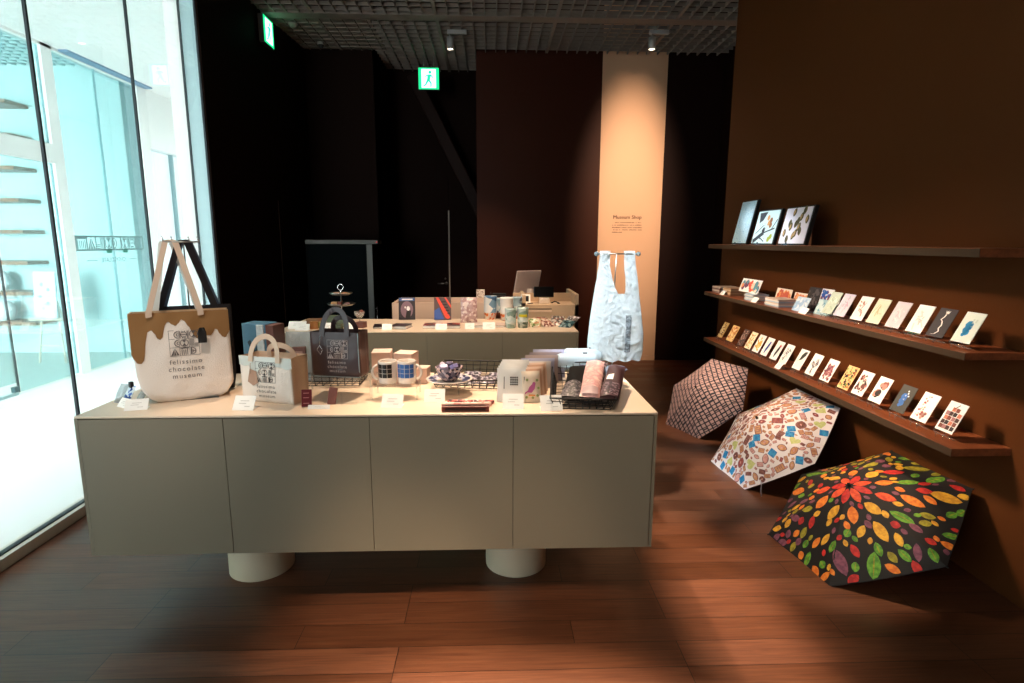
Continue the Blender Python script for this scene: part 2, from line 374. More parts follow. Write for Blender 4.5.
# mirrored sign on the far glass
sg = MB(); xg = -4.62
def sf(x, y): return (xg, 7.88 - x, y)   # reads from the lobby side: mirrored from the shop
put_logo(sg, 0, 1.38, 1.37, .155, sf, rows=('CHOCOLATE',))
for k, c in ((2, 0), (4, 0)): sg.add([sf(.155 * k + .02, 1.34), sf(.155 * k + .12, 1.34), sf(.155 * k + .12, 1.385), sf(.155 * k + .02, 1.385)], [(0, 1, 2, 3)], 1)
put_text(sg, 'CHOCOLATE', .075, lambda x, y: sf(.62 + x, 1.235 + y))
for a in (.14, .92): sg.add([sf(a, 1.257), sf(a + .18, 1.257), sf(a + .18, 1.262), sf(a, 1.262)], [(0, 1, 2, 3)])
tag(sg.build('window_lettering', [M('grey_green_vinyl', (124, 156, 156), .7), M('green_vinyl', (60, 150, 130), .6)], fix=False), 'grey mirrored chocolate lettering on the teal glass across the corridor', 'sign')

# door at the back of the recess
d = struct(MB().box(-1.15, -.575, 7.905, 7.93, 0, 2.35).build('door_1', WALLD))
MB().box(-.580, -.564, 7.896, 7.93, 0, 1.9).build('door_seam_strip', M('seam_metal', (170, 156, 136), .5), d)
mb = MB().tube([(-.615, 7.905, .925), (-.615, 7.865, .925)], .011).tube([(-.615, 7.868, .925), (-.735, 7.868, .925)], .009).lathe([(0, 0), (.022, 0), (.022, .006), (0, .006)], 16, mat=Matrix.Translation((-.615, 7.9, .925)) @ Matrix.Rotation(PI / 2, 4, 'X')).tube([(-.63, 7.905, .99), (-.63, 7.88, .99)], .012)
mb.build('door_handle', STEEL, d)
struct(MB().box(-2.2, -2.19, 6.135, 6.145, 0, 1.9).build('trim_7', M('seam_metal2', (110, 96, 84), .4, metal=.6)))
# slanting structural brace
def beam(a, b, w, name, mat):
    a = Vector(a); b = Vector(b); d_ = (b - a); Lh = d_.length; q = d_.to_track_quat('Z', 'Y').to_matrix().to_4x4(); q.translation = a
    return MB().box(-w / 2, w / 2, -w / 2, w / 2, 0, Lh, 0, .012, mat=q).build(name, mat)
struct(beam((-.97, 7.62, 3.52), (.02, 7.62, 1.55), .15, 'trim_8', M('brace_bronze', (30, 13, 8), .45, spec=.08)))
# ------------------------------------------------------------------ ceiling fittings
def spot_fix(loc, label, group=None):
    t = thing('ceiling_spotlight', label, 'spotlight', loc, 0, group)
    MB().box(-.03, .17, -.02, .02, -.04, 0, bev=.004).build('track_adapter', M('light_grey_metal', (150, 150, 148), .4), t)
    MB().lathe([(0, -.04), (.012, -.04), (.012, -.07), (.036, -.07), (.036, -.19), (.032, -.19), (.030, -.17), (0, -.17)], 20).build('lamp_body', M('light_grey_metal', (150, 150, 148), .4), t)
    MB().disc(.029, -.182, 16).build('lamp_lens', M('spot_lens', (255, 240, 215), .5, emit=(255, 238, 210), es=14), t)
    return t
spot_fix((-.42, 6.42, 3.65), 'small cylindrical spotlight on the grid ceiling, nearer the green exit sign')
spot_fix((1.67, 6.33, 3.65), 'small cylindrical spotlight on the grid ceiling, above the beige wall panel')
t = thing('security_camera', 'small dark dome camera under the grid ceiling at the left', 'camera', (-1.87, 6.85, 3.65))
MB().lathe([(0, 0), (.035, 0), (.035, -.03), (0, -.03)], 20).build('mount', M('light_grey_metal', (150, 150, 148), .4), t)
MB().lathe([(.03, -.03), (.028, -.045), (.018, -.06), (0, -.066)], 20).build('dome', BLACK, t)
t = thing('smoke_detector', 'pale round detector on the grid ceiling above the left wall', 'detector', (-1.98, 6.3, 3.65))
MB().lathe([(0, 0), (.05, 0), (.05, -.02), (.03, -.04), (0, -.045)], 24).build('detector_body', LOUV, t)
def exit_sign(loc, rz, label, hang):
    t = thing('exit_sign', label, 'exit sign', loc, rz)
    MB().box(-.125, .125, 0, .05, 0, .25, bev=.004).build('sign_case', M('sign_case', (60, 60, 58), .5), t)
    GR = M('sign_green', (20, 190, 120), .5, emit=(20, 215, 130), es=1.3); WH = M('sign_white', (230, 255, 245), .5, emit=(225, 255, 245), es=1.6)
    s = MB().box(-.12, .12, -.004, 0, .005, .245, 0); f = lambda x, y: (x, -.0055, y)
    s.add([f(-.085, .02), f(.085, .02), f(.085, .23), f(-.085, .23)], [(0, 1, 2, 3)], 1)
    g = lambda pts: s.add([(x, -.007, y) for x, y in pts], [tuple(range(len(pts)))], 0)
    g(arc(.015, .195, .018, 0, 350, 10)); g([(-.01, .17), (.03, .17), (.015, .11), (-.02, .11)])
    g([(-.02, .115), (.01, .115), (.035, .075), (.02, .065)]); g([(.02, .075), (.035, .075), (.03, .03), (.017, .03)])
    g([(-.02, .115), (0, .10), (-.03, .05), (-.045, .055)]); g([(-.045, .06), (-.03, .05), (-.06, .035), (-.068, .045)])
    g([(.03, .17), (.055, .135), (.048, .128), (.022, .155)]); g([(-.01, .17), (-.045, .15), (-.04, .14), (-.01, .155)])
    s.build('sign_face', [GR, WH], t, fix=False)
    if hang: [MB().tube([(q, .025, .25), (q, .025, hang)], .006).build('hanger', STEEL, t) for q in (-.06, .06)]
    l = bpy.data.lights.new('exit_glow', 'AREA'); l.energy = .25; l.color = (.1, 1, .55); l.size = .2; l.shape = 'SQUARE'
    lo = bpy.data.objects.new('exit_glow', l); C.objects.link(lo); lo.parent = t; lo.location = (0, -.03, .125); lo.rotation_euler = (PI / 2, 0, 0); lo.rotation_euler = (-PI / 2 + PI, 0, 0)
    return t
exit_sign((-.735, 7.25, 3.265), 0, 'green lit exit sign hanging over the dark recess', .385)
exit_sign((-2.15, 6.06, 3.36), 90, 'green lit exit sign high on the left wall, seen at an angle', .28)

# ------------------------------------------------------------------ display counters
CT = M('counter_cream_top', (228, 206, 182), .35); CF = M('counter_grey_green_front', (132, 123, 104), .5, spec=.3); CG = M('counter_gap', (62, 58, 50), .8)
def counter(loc, label):
    t = thing('display_counter', label, 'counter', loc)
    # local: x 0..2.196, front y 0, back y .70
    MB().box(0, 2.196, 0, .70, .842, .85, bev=.0015).build('countertop', CT, t)
    MB().box(.012, 2.184, .012, .69, .300, .842, 1).box(.004, 2.192, .001, .695, .289, .300, 0).build('carcass', [CF, CG], t)
    MB().box(0, .012, 0, .70, .289, .842).build('side_panel', CF, t)
    MB().box(2.184, 2.196, 0, .70, .289, .842).build('side_panel', CF, t)
    xs = [.0135, .545, 1.091, 1.638, 2.1825]
    for i in range(4):
        MB().box(xs[i] + .001, xs[i + 1] - .001, -.002, .012, .290, .838, bev=.001).build('door', CF, t)
    for lx in (.480, 1.668):
        MB().lathe([(.142, 0), (.142, .289), (0, .289)], 48, lx, .40).build('leg', M('leg_cream', (222, 208, 178), .55), t)
    return t
counter((-1.556, 2.108, 0), 'long front grey green counter on two cream drum legs')
counter((-1.56, 4.12, 0), 'rear grey green counter in front of the register desk')

# ------------------------------------------------------------------ register desk
DW = M('desk_wood_beige', (196, 168, 138), .5); DP = M('desk_pinkish', (205, 178, 160), .55)
t = thing('register_desk', 'beige register desk with a stepped counter behind the rear counter', 'desk', (0, 5.0, 0))
MB().box(-.865, .30, 0, .03, 0, .965).box(-.865, -.835, .03, .52, 0, .965).box(-.865, .30, .49, .52, 0, .965).box(-.835, .30, .03, .49, .80, .82).build('low_unit', DP, t)
MB().box(.30, .765, 0, .03, 0, .948).box(.735, .765, 0, .62, 0, 1.04).box(.27, .30, 0, .5, 0, 1.03).box(.30, .735, .03, .30, .925, .948).box(.20, .735, .30, .325, .60, 1.026).build('tall_unit', DW, t)
MB().box(.31, .53, -.003, 0, .908, .916, 1).box(.31, .53, -.004, 0, .885, .905, 0).build('drawer_slot', [M('slot_light', (222, 196, 170), .5), BLACK], t)
t = thing('desktop_monitor', 'silver back of a desktop monitor on the register desk', 'monitor', (.33, 5.62, .84), 30)
mt = Matrix.Translation((0, 0, .13)) @ Matrix.Rotation(math.radians(16), 4, 'X')
SILV = M('silver_plastic', (204, 184, 174), .45)
MB().box(-.14, .14, -.010, .010, 0, .26, bev=.008, mat=mt).build('screen_housing', SILV, t)
MB().tube([(.02, -.05, .0), (.02, -.055, .10), (.02, -.06, .20)], .030, 12).box(-.06, .10, -.10, .04, 0, .01, bev=.003).build('stand', SILV, t)
t = thing('card_reader', 'small white framed tablet with dark screen on the register desk', 'tablet', (.305, 5.09, .948))
MB().box(-.042, .042, -.006, .006, 0, .085, bev=.003, mat=Matrix.Rotation(math.radians(-10), 4, 'X')).build('frame', PAPER, t)
MB().box(-.024, .027, -.009, -.0065, .02, .07, mat=Matrix.Rotation(math.radians(-10), 4, 'X')).build('screen', BLACK, t)
MB().box(-.03, .03, 0, .05, 0, .008, bev=.002).build('base', PAPER, t)
t = thing('customer_display', 'black screen on a white base on the register desk', 'display', (.47, 5.13, .948))
MB().box(-.09, .09, -.01, .01, .055, .15, bev=.004, mat=Matrix.Rotation(math.radians(-8), 4, 'X')).build('screen', M('black_gloss', (10, 10, 11), .15), t)
MB().box(-.045, .05, -.05, .04, 0, .05, bev=.008).build('base', M('off_white_plastic', (214, 196, 178), .5), t)
MB().tube([(-.10, -.03, .004), (-.14, -.05, .004), (-.17, -.02, .004), (-.15, 0, .004)], .005).build('cable', BLACK, t)
MB().tube([(.07, 0, .004), (.1, -.01, .02), (.14, -.04, .004), (.12, -.05, .004)], .005).build('cable', BLACK, t)
t = thing('small_printed_box', 'small patterned box standing on the rear rim of the register desk', 'box', (-.105, 5.51, .965))
MB().box(-.04, .04, -.02, .02, 0, .075, bev=.002).build('box_body', pattern('speck_print', [(205, 190, 180), (160, 140, 130), (225, 215, 205)], 90), t)
t = thing('black_stapler', 'low black device behind the white cups on the register desk', 'device', (.07, 5.51, .965))
MB().box(-.07, .07, -.018, .012, 0, .02, bev=.006).box(-.06, .07, -.015, .01, .022, .042, bev=.007).tube([(-.075, 0, 0), (-.075, 0, .05)], .006).build('device_body', BLACK, t)

# showcase cooler behind
t = thing('display_cooler', 'dark glass fronted cabinet with steel frame in the shadowed corner', 'cabinet', (-1.96, 6.2, 0))
MB().box(0, .70, 0, .55, 0, 1.46, bev=.003).build('cabinet_body', M('cooler_dark', (6, 8, 9), .7, spec=.03), t)
MB().box(-.0, .70, -.012, .55, 1.462, 1.505, bev=.003).box(.70, .76, -.006, .1, 1.466, 1.5).build('top_band', M('steel_dull', (76, 76, 72), .5, metal=.3), t)
MB().box(.64, .70, -.014, -.001, 0, 1.46, bev=.002).build('door_frame', M('steel_dull', (76, 76, 72), .5, metal=.3), t)
MB().box(.03, .635, -.010, -.001, .05, 1.45).build('door_glass', M('cooler_glass', (5, 11, 13), .6, spec=.03), t)
MB().tube([(.73, -.02, .5), (.73, -.02, .80)], .006).tube([(.70, -.0, .78), (.73, -.02, .78)], .006).tube([(.70, 0, .52), (.73, -.02, .52)], .006).build('handle', CHROME, t)
MB().box(.745, .751, -.012, -.006, 1.48, 1.486).build('indicator', [M('red_led', (255, 30, 20), .5, emit=(255, 20, 10), es=1.5)], t)

# ------------------------------------------------------------------ wall shelves
SHW = wood_mat('walnut_shelf', (116, 60, 34), (150, 84, 50))
for z, th, nm, lb, y1 in ((.642, .034, 'wall_shelf', 'lowest long wooden wall shelf, holding a row of postcards', 5.10), (1.054, .030, 'wall_shelf', 'middle long wooden wall shelf with booklets and large cards', 5.15), (1.478, .036, 'wall_shelf', 'top long dark wall shelf with three framed pictures', 5.12)):
    t = thing(nm, lb, 'shelf', (0, 0, z - th))
    MB().box(1.94, XR, 2.235, y1, 0, th, bev=.001).build('board', SHW, t)
    MB().box(1.9375, 1.9395, 2.235, y1, .0, th - .002).build('front_edge', CWOOD, t)

# ------------------------------------------------------------------ umbrellas
def umbrella(P, axis_th, axis_ph, rot, R, s, label, paint, mats, cname, lining, strap=False):
    P = Vector(P); a = Vector((math.cos(axis_th) * math.cos(axis_ph), math.sin(axis_th) * math.cos(axis_ph), math.sin(axis_ph)))
    e1 = Vector((0, 0, 1)).cross(a).normalized(); e2 = a.cross(e1)
    t = thing('open_umbrella', label, 'umbrella', (P.x, P.y, 0))
    P = P - Vector((P.x, P.y, 0)); 
    def edge(ang):
        m = ((ang - rot) % (PI / 3)) - PI / 6
        return math.cos(PI / 6) / math.cos(m)
    def S(x, y, off=0.0):
        rr = math.hypot(x, y); ang = math.atan2(y, x); rho = min(rr / (R * edge(ang)), 1.0)
        m = ((ang - rot) % (PI / 3)) - PI / 6
        g = rho ** 1.28; dip = -.012 * R * 2 * math.cos(3 * m) * rho * (.35 + .65 * rho) * (1 - .3 * rho)
        return P - a * (s * g) + e1 * x + e2 * y + a * (dip + off)
    can = MB(); NR, NA = 26, 60
    for L_, off, mi in ((0, 0, 0), (1, -.003, 1)):
        vs = [S(0, 0, off)]
        for i in range(1, NR + 1):
            for k in range(NA):
                ang = rot + 2 * PI * k / NA; r_ = R * edge(ang) * i / NR; vs.append(S(r_ * math.cos(ang), r_ * math.sin(ang), off))
        fs = [(0, 1 + k, 1 + (k + 1) % NA) for k in range(NA)]
        for i in range(NR - 1):
            for k in range(NA):
                b0 = 1 + i * NA; fs.append((b0 + k, b0 + NA + k, b0 + NA + (k + 1) % NA, b0 + (k + 1) % NA))
        if mi: fs = [f[::-1] for f in fs]
        can.add(vs, fs, mi, False)
    paint(can, S, R, edge, rot)
    o = can.build(cname, mats, t, fix=False)
    uv = o.data.uv_layers.new(name='UVMap')
    for lp in o.data.loops:
        q = Vector(o.data.vertices[lp.vertex_index].co) - P; uv.data[lp.index].uv = (q.dot(e1), q.dot(e2))
    # ribs, shaft, handle, ferrule
    for k in range(6):
        ang = rot + k * PI / 3; pts = [S(R * u * math.cos(ang), R * u * math.sin(ang), -.007) for u in (0, .25, .5, .75, 1)]
        MB().tube(pts, .0022, 5).tube([P - a * (s + .06), S(R * .5 * math.cos(ang), R * .5 * math.sin(ang), -.008)], .0018, 5).build('rib', M('rib_metal', (60, 60, 62), .4, metal=.7), t)
        q = S(R * math.cos(ang), R * math.sin(ang)); MB().tube([q - a * .004, q + (q - P).normalized() * .008], [.004, .002], 6).build('rib_tip', BLACK, t)
    hl = .44
    if P.z - a.z * hl < .015: hl = (P.z - .02) / a.z
    MB().tube([P - a * .01, P - a * (hl - .06)], .005, 8).build('shaft', M('rib_metal', (60, 60, 62), .4, metal=.7), t)
    MB().tube([P - a * (hl - .07), P - a * (hl - .05), P - a * (hl - .005), P - a * hl], [.009, .014, .014, .009], 12).build('handle', BLACK, t)
    MB().tube([P - a * .004, P + a * .006, P + a * .018], [.009, .008, .004], 10).build('ferrule', BLACK, t)
    return t, S
def leafpoly(cx, cy, l, w, ang, n=7, kind='leaf'):
    pts = []
    for i in range(2 * n):
        u = i / n
        if u <= 1: x = -1 + 2 * u; y = (1 - x * x) ** .8
        else: x = 1 - 2 * (u - 1); y = -(1 - x * x) ** .8
        pts.append((cx + x * l * math.cos(ang) - y * w * math.sin(ang), cy + x * l * math.sin(ang) + y * w * math.cos(ang)))
    return pts
def put_poly(can, S, pts, mi, off, R, edge, c=None):
    out = []
    for x, y in pts:
        rr = math.hypot(x, y); mxr = R * edge(math.atan2(y, x)) * .995
        if rr > mxr: x *= mxr / rr; y *= mxr / rr
        out.append((x, y))
    cx = sum(p[0] for p in out) / len(out); cy = sum(p[1] for p in out) / len(out); n = len(out)
    vs = [S(cx, cy, off)] + [S((x + cx) / 2, (y + cy) / 2, off) for x, y in out] + [S(x, y, off) for x, y in out]
    fs = [(0, 1 + i, 1 + (i + 1) % n) for i in range(n)] + [(1 + i, 1 + n + i, 1 + n + (i + 1) % n, 1 + (i + 1) % n) for i in range(n)]
    can.add(vs, fs, mi, True)
def veined(name, c, c2):
    m = M(name, c, .7); nt = m.node_tree; b = nt.nodes['Principled BSDF']; N = nt.nodes.new; L = nt.links.new
    uvn = N('ShaderNodeTexCoord'); n = N('ShaderNodeTexNoise'); n.inputs['Scale'].default_value = 60; n.inputs['Detail'].default_value = 3
    L(uvn.outputs['Object'], n.inputs['Vector']); cr = N('ShaderNodeValToRGB'); cr.color_ramp.elements[0].position = .38; cr.color_ramp.elements[0].color = lin(c2); cr.color_ramp.elements[1].position = .62; cr.color_ramp.elements[1].color = lin(c)
    L(n.outputs['Fac'], cr.inputs[0]); L(cr.outputs[0], b.inputs['Base Color']); return m
def paint_leaves(can, S, R, edge, rot):
    r = random.Random(5); O, Yl, G, Rd, Pu, Ol = 2, 3, 4, 5, 6, 7
    placed = []
    def leaf(rr, an, l, w, tilt, mi, force=False):
        x, y = rr * math.cos(an), rr * math.sin(an)
        if rr > R * edge(an) * .98: return
        for (px, py, pr_) in ([] if force else placed):
            if math.hypot(px - x, py - y) < (pr_ + l) * .76: return
        placed.append((x, y, l)); put_poly(can, S, leafpoly(x, y, l, w, an + tilt), mi, .0016, R, edge)
        if mi == G: put_poly(can, S, leafpoly(x, y, l * .85, w * .10, an + tilt), Ol, .0024, R, edge)
    for k in range(8): leaf(.056, rot + .2 + k * 2 * PI / 8, .040, .0185, 0, Rd if k % 2 else 8, True)
    for k in range(8): leaf(.092, rot + .2 + (k + .5) * 2 * PI / 8, .014, .009, .3, Pu, True)
    for k in range(10): leaf(.142, rot + .1 + k * 2 * PI / 10, .040, .022, r.uniform(-.3, .3), [O, Yl, O, Yl, 8][k % 5], True)
    for k in range(14): leaf(.190, rot + .3 + k * 2 * PI / 14, .020, .013, r.uniform(-.5, .5), [Yl, O, Pu, Yl][k % 4])
    for k in range(14): leaf(.232, rot + k * 2 * PI / 13 + .1, .046, .023, r.uniform(-.5, .5), [G, Rd, Ol, Yl, G, O, Rd][k % 7])
    for k in range(20): leaf(.290, rot + .05 + k * 2 * PI / 20, .028, .016, r.uniform(-.8, .8), [Rd, G, Yl, Pu, Ol, O, G][k % 7])
    for k in range(20): leaf(.345, rot + k * 2 * PI / 17 + .2, .054, .026, r.uniform(-.6, .6), [G, Ol, Yl, Rd, Pu, G, O][k % 7])
    for k in range(30): leaf(.40, rot + k * 2 * PI / 30, .030, .017, r.uniform(-.9, .9), [Rd, Yl, Pu, Rd, G, O, Ol][k % 7])
    for k in range(1200):
        rr = R * math.sqrt(r.uniform(.04, 1)); leaf(rr, r.uniform(0, 2 * PI), r.choice([.034, .030, .024, .020]) if k < 700 else .015, .0155 if k < 700 else .010, r.uniform(-1, 1), r.choice([Rd, Yl, G, Pu, O, Ol]))
leafm = [M('umbrella_black', (22, 18, 17), .75), M('umbrella_lining', (8, 8, 9), .9), veined('leaf_orange', (240, 140, 45), (215, 105, 30)), veined('leaf_yellow', (236, 178, 50), (205, 140, 40)), veined('leaf_green', (112, 170, 50), (70, 125, 35)), veined('leaf_red', (205, 45, 35), (160, 28, 28)), veined('leaf_purple', (140, 78, 96), (105, 55, 75)), veined('leaf_olive', (172, 160, 40), (130, 118, 30)), veined('leaf_orange_red', (236, 92, 45), (200, 60, 30))]
umbrella((1.699, 2.508, .358), 3.304, 1.005, 4.149 + PI, .452, .174, 'black umbrella printed with red, green and yellow leaves, open on the floor', paint_leaves, leafm, 'leaf_canopy', None)

def paint_choc(can, S, R, edge, rot):
    r = random.Random(11); placed = []
    BR, TN, GN, BL, RD, PK, OUT = 2, 3, 4, 5, 6, 7, 8
    def rect(x, y, a, w, h): return [(x + px * math.cos(a) - py * math.sin(a), y + px * math.sin(a) + py * math.cos(a)) for px, py in ((-w, -h), (0, -h * 1.02), (w, -h), (w * 1.02, 0), (w, h), (0, h * 1.02), (-w, h), (-w * 1.02, 0))]
    def heart(x, y, a, s_): 
        P_ = []
        for i in range(16):
            u = 2 * PI * i / 16; px = 16 * math.sin(u) ** 3 / 17 * s_; py = (13 * math.cos(u) - 5 * math.cos(2 * u) - 2 * math.cos(3 * u) - math.cos(4 * u)) / 17 * s_
            P_.append((x + px * math.cos(a) - py * math.sin(a), y + px * math.sin(a) + py * math.cos(a)))
        return P_
    sizes = [.036] * 60 + [.029] * 260 + [.022] * 900 + [.015] * 1800 + [.010] * 1500
    for rad in sizes:
        rr = R * math.sqrt(r.random()); an = r.uniform(0, 2 * PI); x, y = rr * math.cos(an), rr * math.sin(an)
        if rr + rad * .4 > R * edge(an) * .97 or rr < .02: continue
        if any(math.hypot(px - x, py - y) < (pr_ + rad) * .78 for px, py, pr_ in placed): continue
        placed.append((x, y, rad)); k = r.random(); a = r.uniform(0, PI); mi = r.choice([BR, TN, TN, TN, RD, PK, PK])
        if rad > .03 and k < .35: put_poly(can, S, heart(x, y, a, rad * .9), GN, .0016, R, edge); continue
        if rad > .025 and k < .40: put_poly(can, S, rect(x, y, a, rad * .75, rad * .72), BL, .0016, R, edge); continue
        if k < .68:
            w, h = rad * .85, rad * r.choice([.5, .62]); put_poly(can, S, rect(x, y, a, w, h), OUT, .0014, R, edge); put_poly(can, S, rect(x, y, a, w * .86, h * .80), mi, .0022, R, edge)
            for e in (-.4, 0, .4):
                ox, oy = e * w * math.cos(a), e * w * math.sin(a); put_poly(can, S, rect(x + ox, y + oy, a, w * .05, h * .6), OUT, .0030, R, edge)
        else:
            q = r.choice([.55, .8]); put_poly(can, S, leafpoly(x, y, rad * .9, rad * q, a, 8), OUT, .0014, R, edge); put_poly(can, S, leafpoly(x, y, rad * .76, rad * q * .76, a, 8), mi, .0022, R, edge)
            put_poly(can, S, leafpoly(x, y, rad * .28, rad * .14, a + .5, 4), PK, .003, R, edge)
cm = [M('umbrella_cream', (236, 226, 226), .75), M('umbrella_lining', (8, 8, 9), .9), veined('choc_brown', (140, 84, 68), (105, 58, 50)), veined('biscuit_tan', (214, 160, 116), (190, 128, 88)), veined('heart_green', (206, 208, 140), (186, 190, 116)), veined('square_blue', (50, 150, 200), (20, 110, 175)), veined('choc_red', (170, 90, 80), (140, 60, 60)), veined('sweet_pink', (222, 172, 164), (200, 140, 134)), veined('choc_outline', (150, 104, 108), (118, 76, 84))]
u2, S2 = umbrella((1.709, 3.491, .381), 3.254, .852, -8.411 + PI, .443, .168, 'white umbrella printed with chocolates and sweets, open between the two darker umbrellas', paint_choc, cm, 'sweets_canopy', None)
MB().tube([(-.13, -.36, .12), (-.125, -.37, .09), (-.12, -.36, .05), (-.118, -.372, .02)], .003, 5).build('wrist_strap', M('pale_cord', (205, 200, 205), .7), u2)

def weave_mat(name):
    m = bpy.data.materials.new(name); m.use_nodes = True; nt = m.node_tree; b = nt.nodes['Principled BSDF']; N = nt.nodes.new; L = nt.links.new
    uvn = N('ShaderNodeUVMap'); 
    def layer(rotz, sx, sy, ms):
        mp = N('ShaderNodeMapping'); mp.inputs['Rotation'].default_value = (0, 0, rotz); L(uvn.outputs[0], mp.inputs['Vector'])
        br = N('ShaderNodeTexBrick'); br.inputs['Scale'].default_value = 1; br.inputs['Brick Width'].default_value = sx; br.inputs['Row Height'].default_value = sy; br.inputs['Mortar Size'].default_value = ms; br.inputs['Mortar Smooth'].default_value = .1
        L(mp.outputs[0], br.inputs['Vector']); return br.outputs['Fac']
    a = layer(.6, .080, .036, .0050); c = layer(.6 + PI / 2, .072, .028, .0036); 
    mx = N('ShaderNodeMath'); mx.operation = 'MAXIMUM'; L(a, mx.inputs[0]); L(c, mx.inputs[1])
    mix = N('ShaderNodeMix'); mix.data_type = 'RGBA'; mix.inputs['A'].default_value = lin((196, 160, 156)); mix.inputs['B'].default_value = lin((34, 28, 44)); L(mx.outputs[0], mix.inputs['Factor'])
    L(mix.outputs['Result'], b.inputs['Base Color']); b.inputs['Roughness'].default_value = .7; return m
umbrella((1.635, 4.403, .351), 3.513, .713, 4.183 + PI * 0, .398, .139, 'mauve umbrella with a dark woven line pattern, open farthest along the wall', lambda *a: None, [weave_mat('woven_print'), M('umbrella_lining', (8, 8, 9), .9)], 'woven_canopy', None)

# ------------------------------------------------------------------ shelf cards
def card_on_easel(y, z, w, h, facec, bg, label, kind, cat='postcard', name='postcard', tilt=26, seed=0, group=None, back=PAPER, x=2.0):
    t = thing(name, label, cat, (x, y, z), -90, group)
    r = random.Random(seed); mt = Matrix.Rotation(math.radians(-tilt), 4, 'X')
    b = MB().box(-w / 2, w / 2, -.0012, .0012, 0, h, 0, mat=mt)
    mats = [bg] + facec
    def pl(pts, mi, off=.0018): b.add([mt @ Vector((px, -off, pz)) for px, pz in pts], [tuple(range(len(pts)))], mi)
    nf = len(facec)
    if kind == 'cluster':
        cx, cz = r.uniform(-.1, .1) * w, h * .42
        for i in range(60):
            px = cx + r.gauss(0, .20) * w; pz = cz + r.gauss(0, .17) * h; s_ = w * r.uniform(.07, .13)
            if abs(px) + s_ > w * .46 or pz - s_ < .05 * h or pz + s_ > .95 * h: continue
            pl(arc(px, pz, s_, 0, 320, r.choice([3, 5, 7])), 1 + r.randrange(nf), .0016 + i * .00003)
    elif kind == 'allover':
        for i in range(70):
            px = r.uniform(-.44, .44) * w; pz = r.uniform(.04, .96) * h; s_ = w * r.uniform(.05, .1)
            if abs(px) + s_ > w * .49 or pz - s_ < .01 * h or pz + s_ > .99 * h: continue
            a_ = r.uniform(0, 90); pl(arc(px, pz, s_, a_, a_ + 320, r.choice([3, 4, 6])), 1 + r.randrange(nf), .0016 + i * .00002)
    elif kind == 'tower':
        for j in range(5):
            for i in range(4):
                px = (-.40 + .21 * i + r.uniform(-.02, .02)) * w; pz = (.08 + .15 * j) * h; ww = w * .10
                if j == 4 and i in (0, 3): continue
                pl([(px, pz), (px + 2 * ww, pz + .01 * h), (px + 2 * ww, pz + .135 * h), (px, pz + .145 * h)], 1 + (i * 3 + j) % nf, .0016)
        pl([(-.14 * w, .76 * h), (-.09 * w, .76 * h), (.12 * w, .93 * h), (.08 * w, .94 * h)], nf)
    elif kind == 'bird':
        pl([(-.08 * w, .15 * h), (.0 * w, .12 * h), (.2 * w, .5 * h), (.26 * w, .78 * h), (.1 * w, .84 * h), (-.02 * w, .62 * h), (-.12 * w, .35 * h)], 1)
        if nf > 1: pl(arc(.2 * w, .76 * h, .09 * w, 0, 320, 6), 2, .002)
    elif kind == 'swoop':
        pl([(-.35 * w, .3 * h), (-.2 * w, .42 * h), (.1 * w, .5 * h), (.34 * w, .72 * h), (.4 * w, .92 * h), (.1 * w, .9 * h), (-.1 * w, .72 * h), (-.12 * w, .5 * h)], 1)
    elif kind == 'scatter':
        for i in range(22):
            u = r.random(); pz = (.15 + .75 * u) * h; px = (-.25 + r.gauss(0, .1) + .1 * u) * w; s_ = w * r.uniform(.035, .06)
            pl(arc(px, pz, s_, 0, 320, 5), 1 + r.randrange(nf))
        for i in range(12):
            px = (.12 + r.uniform(-.18, .18)) * w; pz = (.2 + r.uniform(-.08, .1)) * h; pl(arc(px, pz, w * .08, 0, 320, 6), 1 + r.randrange(nf), .002)
    elif kind == 'pair':
        for cx, cz, sx_ in ((.08, .68, .26), (-.1, .36, .27)):
            for i in range(14): pl(arc((cx + r.uniform(-.16, .16)) * w, (cz + r.uniform(-.1, .1)) * h, w * .14, 0, 330, 7), 1 + r.randrange(nf), .0016 + i * .00005)
    elif kind == 'figure':
        pl([(-.06 * w, .82 * h), (.1 * w, .82 * h), (.14 * w, .93 * h), (.06 * w, .88 * h), (.02 * w, .94 * h), (-.03 * w, .88 * h), (-.1 * w, .93 * h)], 1)
        q = [(.0, .8), (-.04, .7), (-.14, .6), (-.02, .55), (.06, .42), (.0, .3), (.08, .2), (-.06, .1), (-.25, .07)]
        for i in range(len(q) - 1):
            (xa, za), (xb, zb) = q[i], q[i + 1]; pl([(xa * w - .03 * w, za * h), (xa * w + .04 * w, za * h), (xb * w + .04 * w, zb * h), (xb * w - .03 * w, zb * h)], 1)
    elif kind == 'splash':
        for cx, cz, ss in ((-.02, .58, .12), (.03, .50, .09), (-.06, .42, .10), (.02, .34, .09), (-.08, .26, .06)):
            pl(arc(cx * w, cz * h, ss * w * 1.7, 20, 330, 6), 1)
        for i in range(5): pl(arc((.1 + r.uniform(-.1, .15)) * w, (.6 + r.uniform(-.2, .25)) * h, w * .05, 0, 300, 5), nf)
    elif kind == 'sketch':
        for i in range(16):
            x0 = r.uniform(-.25, .2) * w; z0 = r.uniform(.3, .8) * h; x1 = x0 + r.uniform(-.2, .25) * w; z1 = z0 + r.uniform(-.3, .15) * h; q = w * .035
            pl([(x0 - q, z0), (x0 + q, z0 + q), (x1 + q, z1 + q), (x1 - q, z1)], 1 + i % nf, .0016 + i * .00004)
    b.build('card', mats, t, fix=False)
    return t
